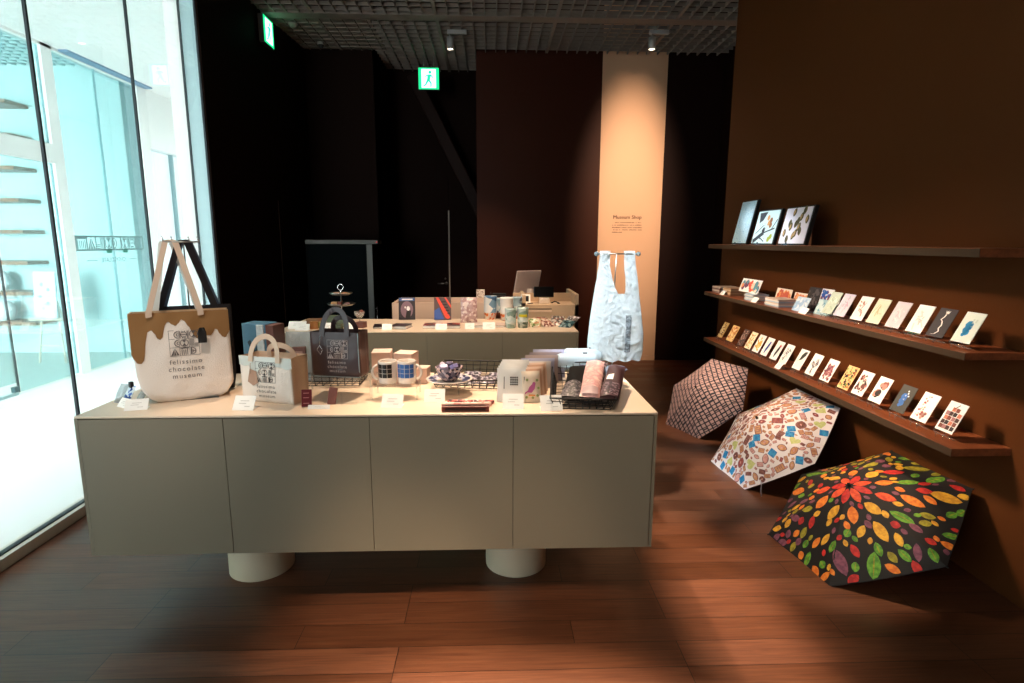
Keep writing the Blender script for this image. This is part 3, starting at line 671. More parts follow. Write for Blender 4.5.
def stand_for(y, zshelf, lift, w, label, grp, tilt=26, x=2.0, first=[]):
    if first:
        return dup(first[0], (x, y, zshelf), -90)
    t = thing('acrylic_easel', label, 'display easel', (x, y, zshelf), -90, grp)
    mt = Matrix.Translation((0, .0045, lift)) @ Matrix.Rotation(math.radians(-tilt), 4, 'X')
    MB().box(-w / 2, w / 2, .0, .002, -.004, .080, mat=mt).build('back_plate', ACR, t)
    m_ = MB()
    for q in (-w / 2 + .004, w / 2 - .004): m_.tube([(q, .030, .001), (q, .004, lift * .5), (q, -.016, lift - .006), (q, -.018, lift + .006)], .0022, 6)
    m_.tube([(-w / 2 + .004, -.014, lift - .008), (w / 2 - .004, -.014, lift - .008)], .002, 6).tube([(-w / 2 + .004, .030, .0022), (w / 2 - .004, .030, .0022)], .002, 6)
    for q in (-.3 * w, .3 * w): m_.tube([(q, -.016, .001), (q, -.015, lift - .008)], .0022, 6)
    m_.build('wire_foot', ACRE, t)
    if isinstance(first, list): first.append(t)
    return t
W = M('card_white', (236, 233, 228), .6)
def c(*a, **k): return M('print_%d_%d_%d' % a, a, .6)
S3 = [
 (2.365, 'tower', [c(120, 62, 50), c(66, 34, 30), c(196, 116, 92), c(160, 110, 110), c(40, 30, 32)], W, 'white postcard with a tall pile of chocolates, nearest the shelf end'),
 (2.520, 'scatter', [c(150, 40, 50), c(206, 140, 130), c(214, 180, 160)], W, 'white postcard with scattered crimson dots above pink sweets'),
 (2.665, 'splash', [c(60, 110, 180), c(225, 228, 230)], c(62, 60, 54), 'dark grey postcard with blue and white shapes'),
 (2.835, 'pair', [c(150, 84, 70), c(110, 60, 52), c(200, 130, 116), c(40, 34, 34)], W, 'white postcard with two round clusters of brown sweets'),
 (2.980, 'cluster', [c(110, 60, 52), c(230, 215, 200), c(60, 44, 42), c(190, 120, 110)], W, 'white postcard with a dense mound of mixed brown and cream sweets'),
 (3.110, 'allover', [c(40, 36, 28), c(220, 120, 60), c(120, 150, 70), c(60, 30, 24)], c(232, 190, 130), 'orange and green postcard dotted with dark chocolates'),
 (3.295, 'cluster', [c(110, 50, 66), c(160, 100, 100)], W, 'white postcard with a small reddish cluster left of the orange green one'),
 (3.460, 'sketch', [c(80, 70, 70), c(120, 100, 96)], W, 'white postcard with a slim grey brown twisted figure'),
 (3.620, 'swoop', [c(36, 40, 36)], W, 'white postcard with a black green diagonal wing shape'),
 (3.800, 'sketch', [c(100, 90, 94), c(70, 60, 64)], W, 'white postcard with a thin grey motif behind the small price tag'),
 (3.935, 'bird', [c(34, 28, 30), c(210, 60, 50)], W, 'white postcard with a black bird and red spot'),
 (4.080, 'bird', [c(30, 60, 140)], W, 'white postcard with a deep blue bird shape'),
 (4.212, 'cluster', [c(232, 160, 60), c(240, 190, 110)], W, 'white postcard with a small orange yellow motif'),
 (4.350, 'allover', [c(200, 160, 80), c(170, 120, 60), c(236, 226, 200)], c(236, 222, 186), 'cream postcard with golden spots right of the dark one'),
 (4.485, 'allover', [c(50, 30, 28), c(120, 84, 70), c(160, 130, 120)], c(60, 40, 38), 'dark brown postcard filled with chocolates'),
 (4.695, 'allover', [c(190, 120, 60), c(150, 70, 40), c(232, 200, 150)], c(214, 176, 110), 'wide golden brown postcard near the far shelf end'),
 (4.895, 'allover', [c(90, 60, 40), c(210, 180, 120), c(230, 210, 170)], c(190, 150, 90), 'narrow tan speckled postcard farthest from the camera'),
]
ST3 = []
for i, (y, kd, cols, bg, lb) in enumerate(S3):
    wd = .125 if 'wide' in lb else .097
    card_on_easel(y, .675, wd, .142, cols, bg, lb + ', lowest shelf', kd, seed=30 + i)
    stand_for(y, .642, .031, .066, 'clear acrylic easel under a postcard on the lowest shelf', 'acrylic easels on the lowest shelf', first=ST3)
S2l = [
 (2.343, 'splash', [c(40, 140, 190), c(200, 205, 190)], c(222, 226, 214), 'pale card with turquoise splashes, nearest the shelf end'),
 (2.490, 'figure', [c(235, 228, 220)], c(52, 46, 50), 'black card with a white crowned figure'),
 (2.622, 'sketch', [c(212, 208, 200), c(190, 186, 176)], c(236, 234, 228), 'white card with a faint sketch left of the black card'),
 (2.770, 'sketch', [c(186, 172, 180), c(214, 206, 208)], c(200, 190, 196), 'lilac grey card with a pale drawing'),
 (2.918, 'sketch', [c(180, 172, 130), c(222, 214, 190)], c(206, 206, 184), 'sage green card with a pale figure'),
 (3.055, 'sketch', [c(160, 110, 90), c(180, 150, 140)], c(230, 226, 222), 'white card with a slanting brown drawing'),
 (3.212, 'sketch', [c(190, 160, 180), c(170, 180, 190)], c(208, 200, 212), 'pale mauve card with a soft drawing'),
 (3.335, 'sketch', [c(160, 180, 150), c(220, 224, 210)], c(186, 198, 184), 'grey green card beside the blue booklets'),
]
ST2 = []
for i, (y, kd, cols, bg, lb) in enumerate(S2l):
    card_on_easel(y, 1.080, .100, .140, cols, bg, lb + ', middle shelf', kd, 'picture card', 'picture_card', seed=60 + i)
    stand_for(y, 1.054, .024, .075, 'clear acrylic easel under a picture card on the middle shelf', 'acrylic easels on the middle shelf', first=ST2)
# other middle shelf goods
def stack(x, y, z, wx, wy, n, th, cols, label, name='booklet_stack', top=None):
    """each booklet of a small stack is its own thing, sharing a group"""
    for i in range(n):
        r = random.Random(int(y * 1000) + i)
        m = cols[i % len(cols)]
        b = MB().box(-wx / 2, wx / 2, -wy / 2, wy / 2, .0008, th - .0008, 0, bev=.0008, seg=1)
        o = b.build('booklet', [top if (top and i == n - 1) else m], None, (x + r.uniform(-.004, .004), y + r.uniform(-.004, .004), z + i * th)); o.rotation_euler = (0, 0, r.uniform(-.03, .03))
        tag(o, label, 'booklet', label)
z2 = 1.054
stack(2.075, 5.02, z2, .17, .17, 4, .014, [c(150, 120, 110), c(206, 190, 178)], 'dark covered thin booklet in the stack at the far end of the middle shelf')
stack(2.075, 4.80, z2, .16, .16, 5, .012, [c(176, 138, 104), c(206, 176, 140)], 'kraft brown booklet in the low stack beside the dark ones')
stack(2.05, 4.36, z2, .12, .15, 5, .010, [c(190, 204, 216), c(226, 226, 224)], 'pale blue booklet in the stack in front of the bright picture')
stack(2.05, 3.97, z2, .14, .20, 6, .009, [c(186, 204, 220), c(236, 226, 216), c(214, 190, 176)], 'pale striped booklet in the large stack at mid shelf')
def flat_card(name, label, cat, loc, rz, w, h, tilt, mats, kind=None, seed=0, th=.002, lines=False, group=None):
    t = thing(name, label, cat, loc, rz, group); r = random.Random(seed); mt = Matrix.Rotation(math.radians(-tilt), 4, 'X')
    b = MB().box(-w / 2, w / 2, -th / 2, th / 2, 0, h, 0, mat=mt)
    if lines:
        for k, (f0, f1, zz) in enumerate(((.3, .72, .62), (.25, .6, .45), (.55, .8, .25))):
            b.add([mt @ Vector((p, -th / 2 - .0006, q)) for p, q in ((-w / 2 + f0 * w, zz * h), (-w / 2 + f1 * w, zz * h), (-w / 2 + f1 * w, zz * h + h * .035), (-w / 2 + f0 * w, zz * h + h * .035))], [(0, 1, 2, 3)], 1)
    if kind == 'blobs':
        for i in range(60):
            px = r.uniform(-.42, .42) * w; pz = r.uniform(.06, .94) * h; s_ = w * r.uniform(.05, .13)
            if abs(px) + s_ > .49 * w or pz - s_ < 0.01 * h or pz + s_ > .99 * h: continue
            a_ = r.uniform(0, 90)
            q = arc(px, pz, s_, a_, a_ + 300, 5); b.add([mt @ Vector((e[0], -th / 2 - .0004 - i * .00002, e[1])) for e in q], [tuple(range(6))], 1 + r.randrange(len(mats) - 1))
    b.build('sheet', mats, t, fix=False)
    if tilt > 3:   # a folded foot behind so the sheet stands
        MB().add([(-w * .46, .001, .001), (w * .46, .001, .001), (w * .46, h * math.sin(math.radians(tilt)) + h * .38, .001), (-w * .46, h * math.sin(math.radians(tilt)) + h * .38, .001)], [(0, 1, 2, 3)]).build('foot', mats[0], t)
    return t
flat_card('picture_board', 'bright standing picture of pink, orange and white figures on the middle shelf', 'picture', (2.03, 4.475, z2 + .05), -90, .34, .11, 20, [PAPER, c(220, 90, 70), c(236, 150, 90), c(90, 150, 170), c(110, 60, 90), c(240, 210, 190)], 'blobs', 3)
MB0 = tag(MB().box(2.04, 2.12, 4.32, 4.62, z2, z2 + .048, bev=.002).build('picture_plinth', ACR), 'low clear block under the bright standing picture', 'display block')
flat_card('greeting_card', 'cream card with orange spots standing behind the pale booklets, farther one', 'card', (2.13, 4.13, z2), -90, .22, .11, 12, [c(240, 226, 208), c(226, 150, 90), c(200, 90, 70)], 'blobs', 5)
flat_card('greeting_card', 'cream card with orange spots standing behind the pale booklets, nearer one', 'card', (2.13, 3.87, z2), -90, .22, .10, 12, [c(240, 230, 214), c(226, 160, 100), c(210, 120, 80)], 'blobs', 6)
flat_card('folded_brochure', 'black and grey brochure standing at the back of the middle shelf', 'brochure', (2.11, 3.72, z2), -90, .14, .155, 14, [c(46, 42, 46), c(90, 84, 88), c(30, 30, 34)], 'blobs', 7)
flat_card('folded_brochure', 'blue, white and purple brochure standing at the back of the middle shelf', 'brochure', (2.11, 3.575, z2), -90, .13, .155, 14, [c(230, 226, 226), c(30, 70, 160), c(110, 60, 90), c(20, 100, 180)], 'blobs', 8)
flat_card('picture_card', 'pale blue landscape card standing on the front of the middle shelf', 'card', (2.0, 3.655, z2), -90, .155, .10, 24, [c(176, 202, 226), c(150, 180, 212), c(206, 216, 226)], 'blobs', 9)
flat_card('picture_card', 'teal blue landscape card beside the grey green easel card', 'card', (2.04, 3.47, z2), -90, .15, .10, 24, [c(150, 184, 196), c(96, 150, 172), c(196, 212, 214)], 'blobs', 10)
flat_card('small_note', 'small white note propped above the teal card', 'note', (2.10, 3.43, z2), -90, .05, .135, 12, [PAPER, INK])
for y, lb in ((4.815, 'white price tag in front of the kraft booklets'), (4.21, 'white price tag between the two pale booklet stacks'), (3.53, 'white price tag below the blue landscape card')):
    flat_card('price_tag', lb, 'price tag', (1.958, y, z2), -90, .085, .045, 38, [PAPER, INK], lines=True)
flat_card('price_tag', 'white price tag in front of the lowest row of postcards', 'price tag', (1.958, 3.785, .642), -90, .07, .05, 38, [PAPER, INK], lines=True)
# framed pictures on the top shelf
z1 = 1.478
def framed(y, w, h, label, mats, kind, seed):
    t = thing('framed_picture', label, 'framed picture', (2.0, y, z1 + .012), -90); mt = Matrix.Rotation(math.radians(-12), 4, 'X')
    MB().box(-w / 2 - .008, w / 2 + .016, .0015, .026, -.010, h + .010, bev=.001, mat=mt).build('frame', BLACK, t)
    r = random.Random(seed); b = MB().box(-w / 2, w / 2, -.0015, .0015, 0, h, 0, mat=mt)
    def pl(pts, mi, k=0): b.add([mt @ Vector((x, -.0022 - k, z)) for x, z in pts], [tuple(range(len(pts)))], mi)
    if kind == 'speck':
        for i in range(260):
            s_ = .006; x = r.uniform(-w / 2 + s_, w / 2 - s_); z = r.uniform(s_, h - s_); a_ = r.uniform(0, 90); pl(arc(x, z, s_ * r.uniform(.4, 1), a_, a_ + 300, 5), 1 + r.randrange(2), i * 1e-6)
    if kind == 'branch':
        pl([(-w * .42, h * .95), (-w * .05, h * .97), (-w * .18, h * .72), (-w * .34, h * .62)], 1)
        for (xa, za, xb, zb, q) in ((-.45, .05, .0, .33, .05), (0, .33, .45, .45, .016), (.3, .40, .48, .72, .014), (-.4, .3, -.1, .55, .012), (-.2, .2, .1, .05, .012)):
            dx, dz = (xb - xa) * w, (zb - za) * h; l = math.hypot(dx, dz); nx, nz = -dz / l * q * w, dx / l * q * w
            pl([(xa * w - nx, za * h - nz), (xb * w - nx, zb * h - nz), (xb * w + nx, zb * h + nz), (xa * w + nx, za * h + nz)], 1, .0002)
        for cx, cz, mi in ((.12, .62, 3), (.2, .7, 2), (.05, .78, 3), (.22, .55, 2), (.28, .12, 4), (.36, .2, 4), (-.05, .4, 1)): pl(arc(cx * w, cz * h, .065 * w, 0, 330, 8), mi, .0004)
        for i in range(24): pl(arc(r.uniform(-.45, .1) * w, r.uniform(.05, .6) * h, .015 * w, 0, 300, 4), 1, .0003 + i * 1e-6)
    if kind == 'nuts':
        for cx, cz in ((-.14, .88), (.24, .92), (.4, .66), (-.22, .56), (-.16, .47), (.02, .55), (.08, .62), (.17, .74), (.16, .46), (.23, .34), (-.36, .3), (.02, .22), (.08, .28), (-.2, .12)):
            a_ = r.uniform(1.1, 1.9); pl(leafpoly(cx * w, cz * h, .095 * w, .062 * w, a_), 1, .0001); pl(leafpoly(cx * w - .02 * w, cz * h, .06 * w, .03 * w, a_), 2 + r.randrange(2), .0003)
    b.build('picture', mats, t, fix=False)
    return t
framed(4.64, .255, .335, 'tall framed pale blue picture leaning on the top shelf', [c(186, 218, 232), c(140, 184, 208), c(214, 232, 240)], 'speck', 1)
framed(4.245, .325, .24, 'framed picture of dark branches on pale blue, in the middle of the top shelf', [c(206, 232, 236), c(36, 48, 60), c(150, 96, 60), c(210, 150, 90), c(160, 170, 60)], 'branch', 2)
framed(3.825, .325, .24, 'framed picture of brown nuts on pale lilac, rightmost on the top shelf', [c(232, 226, 240), c(84, 74, 34), c(186, 150, 100), c(60, 56, 30)], 'nuts', 3)
for k, y in enumerate((4.64, 4.245, 3.825)):
    if k == 0:
        pe = thing('picture_easel', 'small clear foot under a framed picture on the top shelf', 'display easel', (2.0, y, z1), -90, 'clear feet on the top shelf')
        MB().box(-.06, .06, -.03, .06, 0, .003).box(-.05, -.045, -.03, .05, .003, .011).box(.045, .05, -.03, .05, .003, .011).box(-.006, .006, -.034, -.026, .003, .02).build('easel_foot', glassy('blue_acrylic', (190, 220, 235), .2, .08, diff=.25, dcol=(160, 200, 220)), pe)
    else: dup(pe, (2.0, y, z1), -90)
# ================================================================== goods
ZT = .85
# ---- bags
def bag(name, label, cat, loc, rz, w, d, h, prof, mats, bulge=.01, nf=24, nz=22):
    """loft bag; prof: list of (t, x0, x1, depth) with fractions of w / depth in m; front faces local -Y"""
    t = thing(name, label, cat, loc, rz)
    def P(f):
        for i in range(len(prof) - 1):
            if prof[i][0] <= f <= prof[i + 1][0] + 1e-9:
                k = (f - prof[i][0]) / (prof[i + 1][0] - prof[i][0]); return [prof[i][j] + k * (prof[i + 1][j] - prof[i][j]) for j in (1, 2, 3)]
        return prof[-1][1:]
    def F(x, z, off=.0):
        f = min(max(z / h, 0), 1); x0, x1, dd = P(f); u = min(max((x / w - x0) / (x1 - x0), 0), 1)
        wr = .0022 * math.sin(31 * x + 17 * z) * math.sin(23 * z + 4) + .0016 * math.sin(57 * x - 40 * z)
        return Vector((x, -dd / 2 - (bulge * math.sin(PI * u) * math.sin(PI * min(1, .12 + f * .88)) + wr * math.sin(PI * u)) - off, z))
    m = MB()
    rows = []
    for j in range(nz + 1):
        f = j / nz; x0, x1, dd = P(f); z = f * h; r_ = []
        for i in range(nf + 1): x = (x0 + (x1 - x0) * i / nf) * w; r_.append(F(x, z))
        pl = -.012 * min(1, f * 1.5)
        for k in (1, 2, 3): r_.append(Vector((x1 * w + pl * (1 - abs(k - 2) / 2), -dd / 2 + dd * k / 4, z)))
        for i in range(nf, -1, -1): x = (x0 + (x1 - x0) * i / nf) * w; r_.append(Vector((x, dd / 2, z)))
        for k in (3, 2, 1): r_.append(Vector((x0 * w - pl * (1 - abs(k - 2) / 2), -dd / 2 + dd * k / 4, z)))
        rows.append(r_)
    n = len(rows[0]); vs = [v for r_ in rows for v in r_]; 
    for j in range(nz):
        for i in range(n):
            a = j * n + i; b = j * n + (i + 1) % n
            mi = 0 if i < nf else 1
            m.f.append([a, b, b + n, a + n]); m.mi.append(mi); m.sm.append(True)
    m.v = vs; m.f.append(list(range(n))[::-1]); m.mi.append(1); m.sm.append(False)
    o = m.build('bag_body', mats, t, fix=False)
    return t, F, o
def drip_on(F, w, h, pts, mat, parent, off=.0016):
    m = MB(); N = len(pts)
    def low(x):
        for i in range(N - 1):
            if pts[i][0] <= x <= pts[i + 1][0]:
                k = (x - pts[i][0]) / max(1e-6, pts[i + 1][0] - pts[i][0]); k = k * k * (3 - 2 * k); return pts[i][1] + k * (pts[i + 1][1] - pts[i][1])
        return pts[-1][1]
    m.grid(lambda u, v: F((u - .5) * w, h * (1 - v * low(u)), off), 70, 12)
    return m.build('drip_print', mat, parent, fix=False)
CANV = M('natural_canvas', (240, 230, 220), .75, bump=(260, .25, 2)); CANVS = M('canvas_side', (206, 176, 140), .75, bump=(260, .25, 2))
GOLD = M('bronze_foil', (168, 126, 82), .28, metal=.25); NAVY = M('navy_black_fabric', (26, 26, 32), .6)
# big tote
t, F, _ = bag('tote_bag', 'large canvas tote with bronze drip print hanging over the left end of the counter', 'bag', (-1.275, 2.375, .853), 27, .352, .09, .362,
    [(0, -.28, .34, .10), (.04, -.36, .42, .11), (.16, -.44, .50, .11), (.3, -.47, .50, .10), (1, -.5, .5, .07)], [CANV, CANVS])
drip_on(F, .352, .362, [(0, .44), (.02, .50), (.05, .545), (.085, .55), (.11, .52), (.13, .44), (.15, .28), (.175, .205), (.21, .19), (.235, .22), (.26, .28), (.285, .30), (.31, .28), (.33, .2), (.35, .125), (.38, .105), (.42, .14), (.45, .155), (.48, .125), (.51, .085), (.54, .105), (.58, .17), (.62, .26), (.655, .31), (.69, .325), (.73, .31), (.76, .28), (.80, .285), (.82, .26), (.845, .215), (.865, .215), (.89, .27), (.92, .31), (.95, .32), (.98, .28), (1, .24)], GOLD, t)
pm = MB(); put_logo(pm, -.045, .185, .105, .102, lambda x, y: F(x, y, .0024))
for k, s_ in enumerate(('felissimo', 'chocolate', 'museum')): put_text(pm, s_, .026, lambda x, y, k=k: F(.008 + x, .152 - .029 * k + y, .0024), space=1.25)
pm.build('printed_logo', M('soft_grey_print', (104, 96, 94), .7), t, fix=False)
# straps go up over the hanging rod at world (-1.24, 2.36, 1.491); local coordinates
def loc_of(p, base, rz):
    v = Vector(p) - Vector(base); a = -math.radians(rz); return Vector((v.x * math.cos(a) - v.y * math.sin(a), v.x * math.sin(a) + v.y * math.cos(a), v.z))
Bs = (-1.275, 2.375, .853)
apx = [loc_of(q, Bs, 27) for q in ((-1.292, 2.355, 1.497), (-1.276, 2.360, 1.500), (-1.262, 2.366, 1.497))]
def strap_pts(xl, xr, y, ap, ztop, zlow): return [Vector((xl, y, zlow)), Vector((xl, y, ztop)), ap[0] * .985 + Vector((xl, y, ztop)) * .015, ap[1], ap[2] * .985 + Vector((xr, y, ztop)) * .015, Vector((xr, y, ztop)), Vector((xr, y, zlow))]
SW = (.85, -.1, .0)
MB().ribbon(strap_pts(-.105, .075, -.046, apx, .362, .345), .022, (1, 0, .12), .0014).build('strap', M('strap_beige', (214, 190, 168), .7), t)
apb = [a + Vector((-.012, .03, 0)) for a in apx]
MB().ribbon(strap_pts(-.085, .07, .042, apb, .362, .33), .024, (1, 0, .1), .0014).build('strap', M('strap_pale', (222, 226, 222), .7), t)
# dark bag behind it
t, F, _ = bag('tote_bag', 'dark navy tote hanging behind the large drip printed canvas tote', 'bag', (-1.275, 2.475, .856), 27, .30, .05, .368,
    [(0, -.36, .46, .05), (.2, -.46, .5, .05), (1, -.5, .5, .04)], [NAVY, NAVY])
Bs2 = (-1.275, 2.475, .856)
ap2 = [loc_of(q, Bs2, 27) for q in ((-1.250, 2.375, 1.497), (-1.238, 2.380, 1.500), (-1.226, 2.386, 1.497))]
MB().ribbon(strap_pts(-.115, .085, -.028, ap2, .368, .34), .026, (1, 0, .1), .0014).build('strap', NAVY, t)
MB().ribbon(strap_pts(-.10, .10, .024, [a + Vector((.01, .02, 0)) for a in ap2], .365, .34), .018, (1, 0, .1), .0014).build('strap', M('strap_navy_stripe', (70, 86, 104), .6), t)
t, F, _ = bag('dark_pouch', 'small black tag pouch clipped to the front of the large tote', 'tag', (-1.175, 2.340, 1.088), 27, .032, .006, .062, [(0, -.5, .5, .006), (.7, -.5, .5, .006), (1, -.25, .3, .004)], [BLACK, BLACK], .002, 8, 8)
t = thing('bag_stand', 'thin steel rod stand holding the large tote by its straps', 'stand', (-1.245, 2.385, ZT), 20)
MB().tube([(0, .045, 0), (0, .045, .643), (0, -.012, .650)], .003, 8).build('pole', STEEL, t)
MB().tube([(-.065, -.012, .642), (.065, -.012, .642)], .003, 8).build('cross_bar', STEEL, t)
for x in (-.062, -.03, .03, .062): MB().tube([(x, -.012, .644), (x - .005, -.012, .664)], .0025, 6).build('pin', CHROME, t)
MB().box(-.05, .09, -.05, .055, 0, .002, bev=.0008).build('base_plate', M('stand_base', (40, 56, 60), .3), t)
# small cotton tote
t, F, _ = bag('tote_bag', 'small cream cotton tote with a tan side standing at the front of the counter', 'bag', (-.890, 2.328, ZT), -19, .250, .10, .190,
    [(0, -.49, .48, .085), (.05, -.5, .49, .095), (1, -.49, .49, .105)], [CANV, M('tan_canvas', (220, 194, 168), .7, bump=(260, .25, 2))], .012)
drip_on(F, .25, .19, [(0, .2), (.1, .22), (.2, .2), (.24, .4), (.3, .5), (.36, .44), (.4, .25), (.6, .17), (.8, .2), (.9, .24), (1, .22)], M('silvery_print', (204, 206, 200), .4, metal=.2), t)
pm = MB(); put_logo(pm, -.042, .088, .092, .082, lambda x, y: F(x, y, .0026))
for k, s_ in enumerate(('felissimo', 'chocolate', 'museum')): put_text(pm, s_, .0195, lambda x, y, k=k: F(.004 + x, .064 - .020 * k + y, .0026), space=1.2)
pm.build('printed_logo', DINK, t, fix=False)
def arch(xa, xb, z0, z1, y, yt=0): return [Vector((xa + (xb - xa) * (.5 - .5 * math.cos(PI * k / 14)), y + yt * math.sin(PI * k / 14), z0 + (z1 - z0) * math.sin(PI * k / 14) ** .75)) for k in range(15)]
def arch_strap(t, xa, xb, z0, z1, y, w_, mat, name='strap', yt=0):
    P = arch(xa, xb, z0, z1, y, yt); m = MB(); vs = []
    for i, p in enumerate(P):
        d_ = (P[min(i + 1, 14)] - P[max(i - 1, 0)]).normalized(); n_ = Vector((-d_.z, 0, d_.x))
        for e, g in ((-1, -1), (1, -1), (1, 1), (-1, 1)): vs.append(p + n_ * (w_ / 2 * e) + Vector((0, .0015 * g, 0)))
    fs = [(i * 4 + k, i * 4 + (k + 1) % 4, i * 4 + 4 + (k + 1) % 4, i * 4 + 4 + k) for i in range(14) for k in range(4)] + [(3, 2, 1, 0), (56, 57, 58, 59)]
    m.add(vs, fs); return m.build(name, mat, t)
arch_strap(t, -.062, .068, .17, .272, -.062, .022, M('strap_beige', (214, 190, 168), .7), yt=.02)
arch_strap(t, -.060, .066, .17, .225, .048, .022, M('strap_beige', (214, 190, 168), .7), yt=-.02)
MB().tube([(-.06, -.066, .165), (-.062, -.069, .12)], .0012).add([F(x, z, .004) for x, z in ((-.085, .085), (-.055, .07), (-.03, .085), (-.035, .13), (-.07, .14))], [(0, 1, 2, 3, 4)]).build('hang_tag', M('tan_tag', (176, 140, 118), .6), t, fix=False)
# chocolate brown tote
CHOC = M('choc_coated', (66, 46, 48), .32, coat=.3, bump=(40, .15, 2)); CHOCS = M('choc_side', (70, 40, 34), .35, coat=.3)
t, F, _ = bag('tote_bag', 'small glossy dark brown tote on a clear riser beside the mugs', 'bag', (-.645, 2.425, .932), -11, .214, .10, .192,
    [(0, -.46, .47, .085), (.05, -.5, .5, .095), (1, -.5, .49, .10)], [CHOC, CHOCS], .008)
pm = MB(); put_logo(pm, -.03, .082, .088, .078, lambda x, y: F(x, y, .0026))
for k, s_ in enumerate(('felissimo', 'chocolate', 'museum')): put_text(pm, s_, .018, lambda x, y, k=k: F(.010 + x, .060 - .0185 * k + y, .0026), space=1.2)
pm.build('printed_logo', M('silver_print', (206, 190, 186), .5), t, fix=False)
MB().ribbon([F(.104, z, .002) for z in (.0, .06, .12, .19)], .004, (1, 0, 0), .001).ribbon([F(x, .002, .002) for x in (-.098, 0, .1)], .003, (0, 0, 1), .001).build('piping', M('pale_piping', (150, 170, 176), .4), t)
arch_strap(t, -.052, .058, .175, .285, -.058, .022, CHOC, yt=.03); arch_strap(t, -.050, .056, .175, .245, .047, .022, CHOC, yt=-.02)
MB().tube([(-.055, -.062, .18), (-.058, -.066, .14)], .001).tube([(-.058, -.068, .138), (-.07, -.068, .12), (-.055, -.068, .10), (-.045, -.068, .12)], .0012, closed=True).build('hang_tag', CHROME, t)
# risers
def riser(name, label, x0, x1, y0, y1, z, grp=None):
    t = thing(name, label, 'riser', ((x0 + x1) / 2, (y0 + y1) / 2, ZT), 0, grp); w_, d_ = (x1 - x0) / 2, (y1 - y0) / 2; h_ = z - ZT
    MB().box(-w_, w_, -d_, d_, h_ - .004, h_ - .0002, bev=.0008).build('top_plate', ACR, t)
    for sx in (-1, 1):
        for sy in (-1, 1): MB().box(sx * (w_ - .006) - .003, sx * (w_ - .006) + .003, sy * (d_ - .006) - .003, sy * (d_ - .006) + .003, 0, h_ - .004).build('leg', ACRE, t)
    return t
riser('acrylic_riser', 'clear acrylic riser under the small dark brown tote', -.80, -.50, 2.335, 2.50, .931)
riser('acrylic_riser', 'clear acrylic riser under the two mugs', -.50, -.305, 2.31, 2.44, .908)
riser('acrylic_riser', 'clear acrylic riser under the saucer and patterned cup', -.225, -.135, 2.37, 2.47, .896)
riser('acrylic_riser', 'clear acrylic riser under the pale rolled bags', .295, .545, 2.63, 2.79, .905)
# blue gift bag
t = thing('paper_gift_bag', 'glossy blue paper bag with dark bird shape and brown side behind the small tote', 'bag', (-1.05, 2.66, ZT), -14)
MB().box(-.085, .035, -.045, .045, 0, .275, bev=.002).add([(-.05, -.0462, .02), (-.03, -.0462, .02), (.0, -.0462, .07), (.02, -.0462, .17), (.0, -.0462, .22), (-.02, -.0462, .15), (-.045, -.0462, .20), (-.06, -.0462, .19), (-.035, -.0462, .13), (-.05, -.0462, .08)], [tuple(range(10))], 1).build('bag_body', [M('glossy_blue', (92, 138, 168), .2), M('deep_teal_print', (24, 52, 66), .4)], t, fix=False)
MB().box(.0355, .075, -.044, .044, 0, .27, bev=.002).build('side_panel', M('mauve_brown', (104, 74, 70), .4), t)
MB().box(-.005, .03, -.056, -.0465, .12, .272, bev=.003).build('ribbon', M('crumpled_white', (206, 226, 236), .25, bump=(60, .8, 3)), t)
t = thing('round_cushion_pouch', 'grey rounded pouch tucked between the large tote and the small tote', 'pouch', (-1.045, 2.56, ZT), 0)
MB().lathe([(0, 0), (.045, .004), (.06, .03), (.058, .07), (.04, .10), (.0, .108)], 24).build('pouch_body', M('grey_fabric', (96, 98, 104), .6, bump=(80, .2, 2)), t)
# ---- pouches (crinkled clear packs)
def pack(name, label, cat, loc, rz, w, h, th, tilt, mats, group=None, seed=0, body='pack_body', seal=True, roll=0):
    t = thing(name, label, cat, loc, rz, group); r = random.Random(seed); mt = Matrix.Rotation(math.radians(roll), 4, 'Y') @ Matrix.Rotation(math.radians(-tilt), 4, 'X'); m = MB(); nu, nv = 8, 10
    ph = [r.uniform(0, 6) for _ in range(4)]
    def f(u, v, sg):
        k = (math.sin(PI * u) * math.sin(PI * min(max(v, .0), 1))) ** .45 if 0 < u < 1 and 0 < v < 1 else 0
        wob = .12 * th * math.sin(9 * u + ph[0] + 5 * v) * k
        return mt @ Vector(((u - .5) * w * (1 - .04 * math.sin(PI * v)), sg * (th / 2 * k) + wob + th / 2, v * h))
    m.grid(lambda u, v: f(u, v, -1), nu, nv, 0); m.grid(lambda u, v: f(u, v, 1), nu, nv, 0, flip=True)
    m.build(body, mats, t, fix=False)
    return t
CRINK = glassy('crinkled_clear_film', (246, 250, 252), .28, .10, diff=.32, dcol=(225, 235, 242), trans=.5, bump=(45, 1.0))
t = pack('cellophane_pack', 'crinkled clear pack with small brown boxes behind the dark brown tote', 'pack', (-.885, 2.62, ZT), 0, .15, .235, .06, 6, [CRINK])
MB().box(-.035, .025, .012, .03, .03, .165, bev=.002).build('brown_box', M('mauve_brown', (104, 74, 70), .4), t)
MB().add([(-.022, .0105, .09), (.012, .0105, .09), (.012, .0105, .145), (-.022, .0105, .145)], [(0, 1, 2, 3)]).build('box_label', M('mauve_light', (160, 134, 130), .5), t)
pack('cellophane_pack', 'silvery crinkled clear pack just left of the dark brown tote', 'pack', (-.785, 2.60, ZT), 8, .10, .21, .05, 5, [CRINK], seed=3)
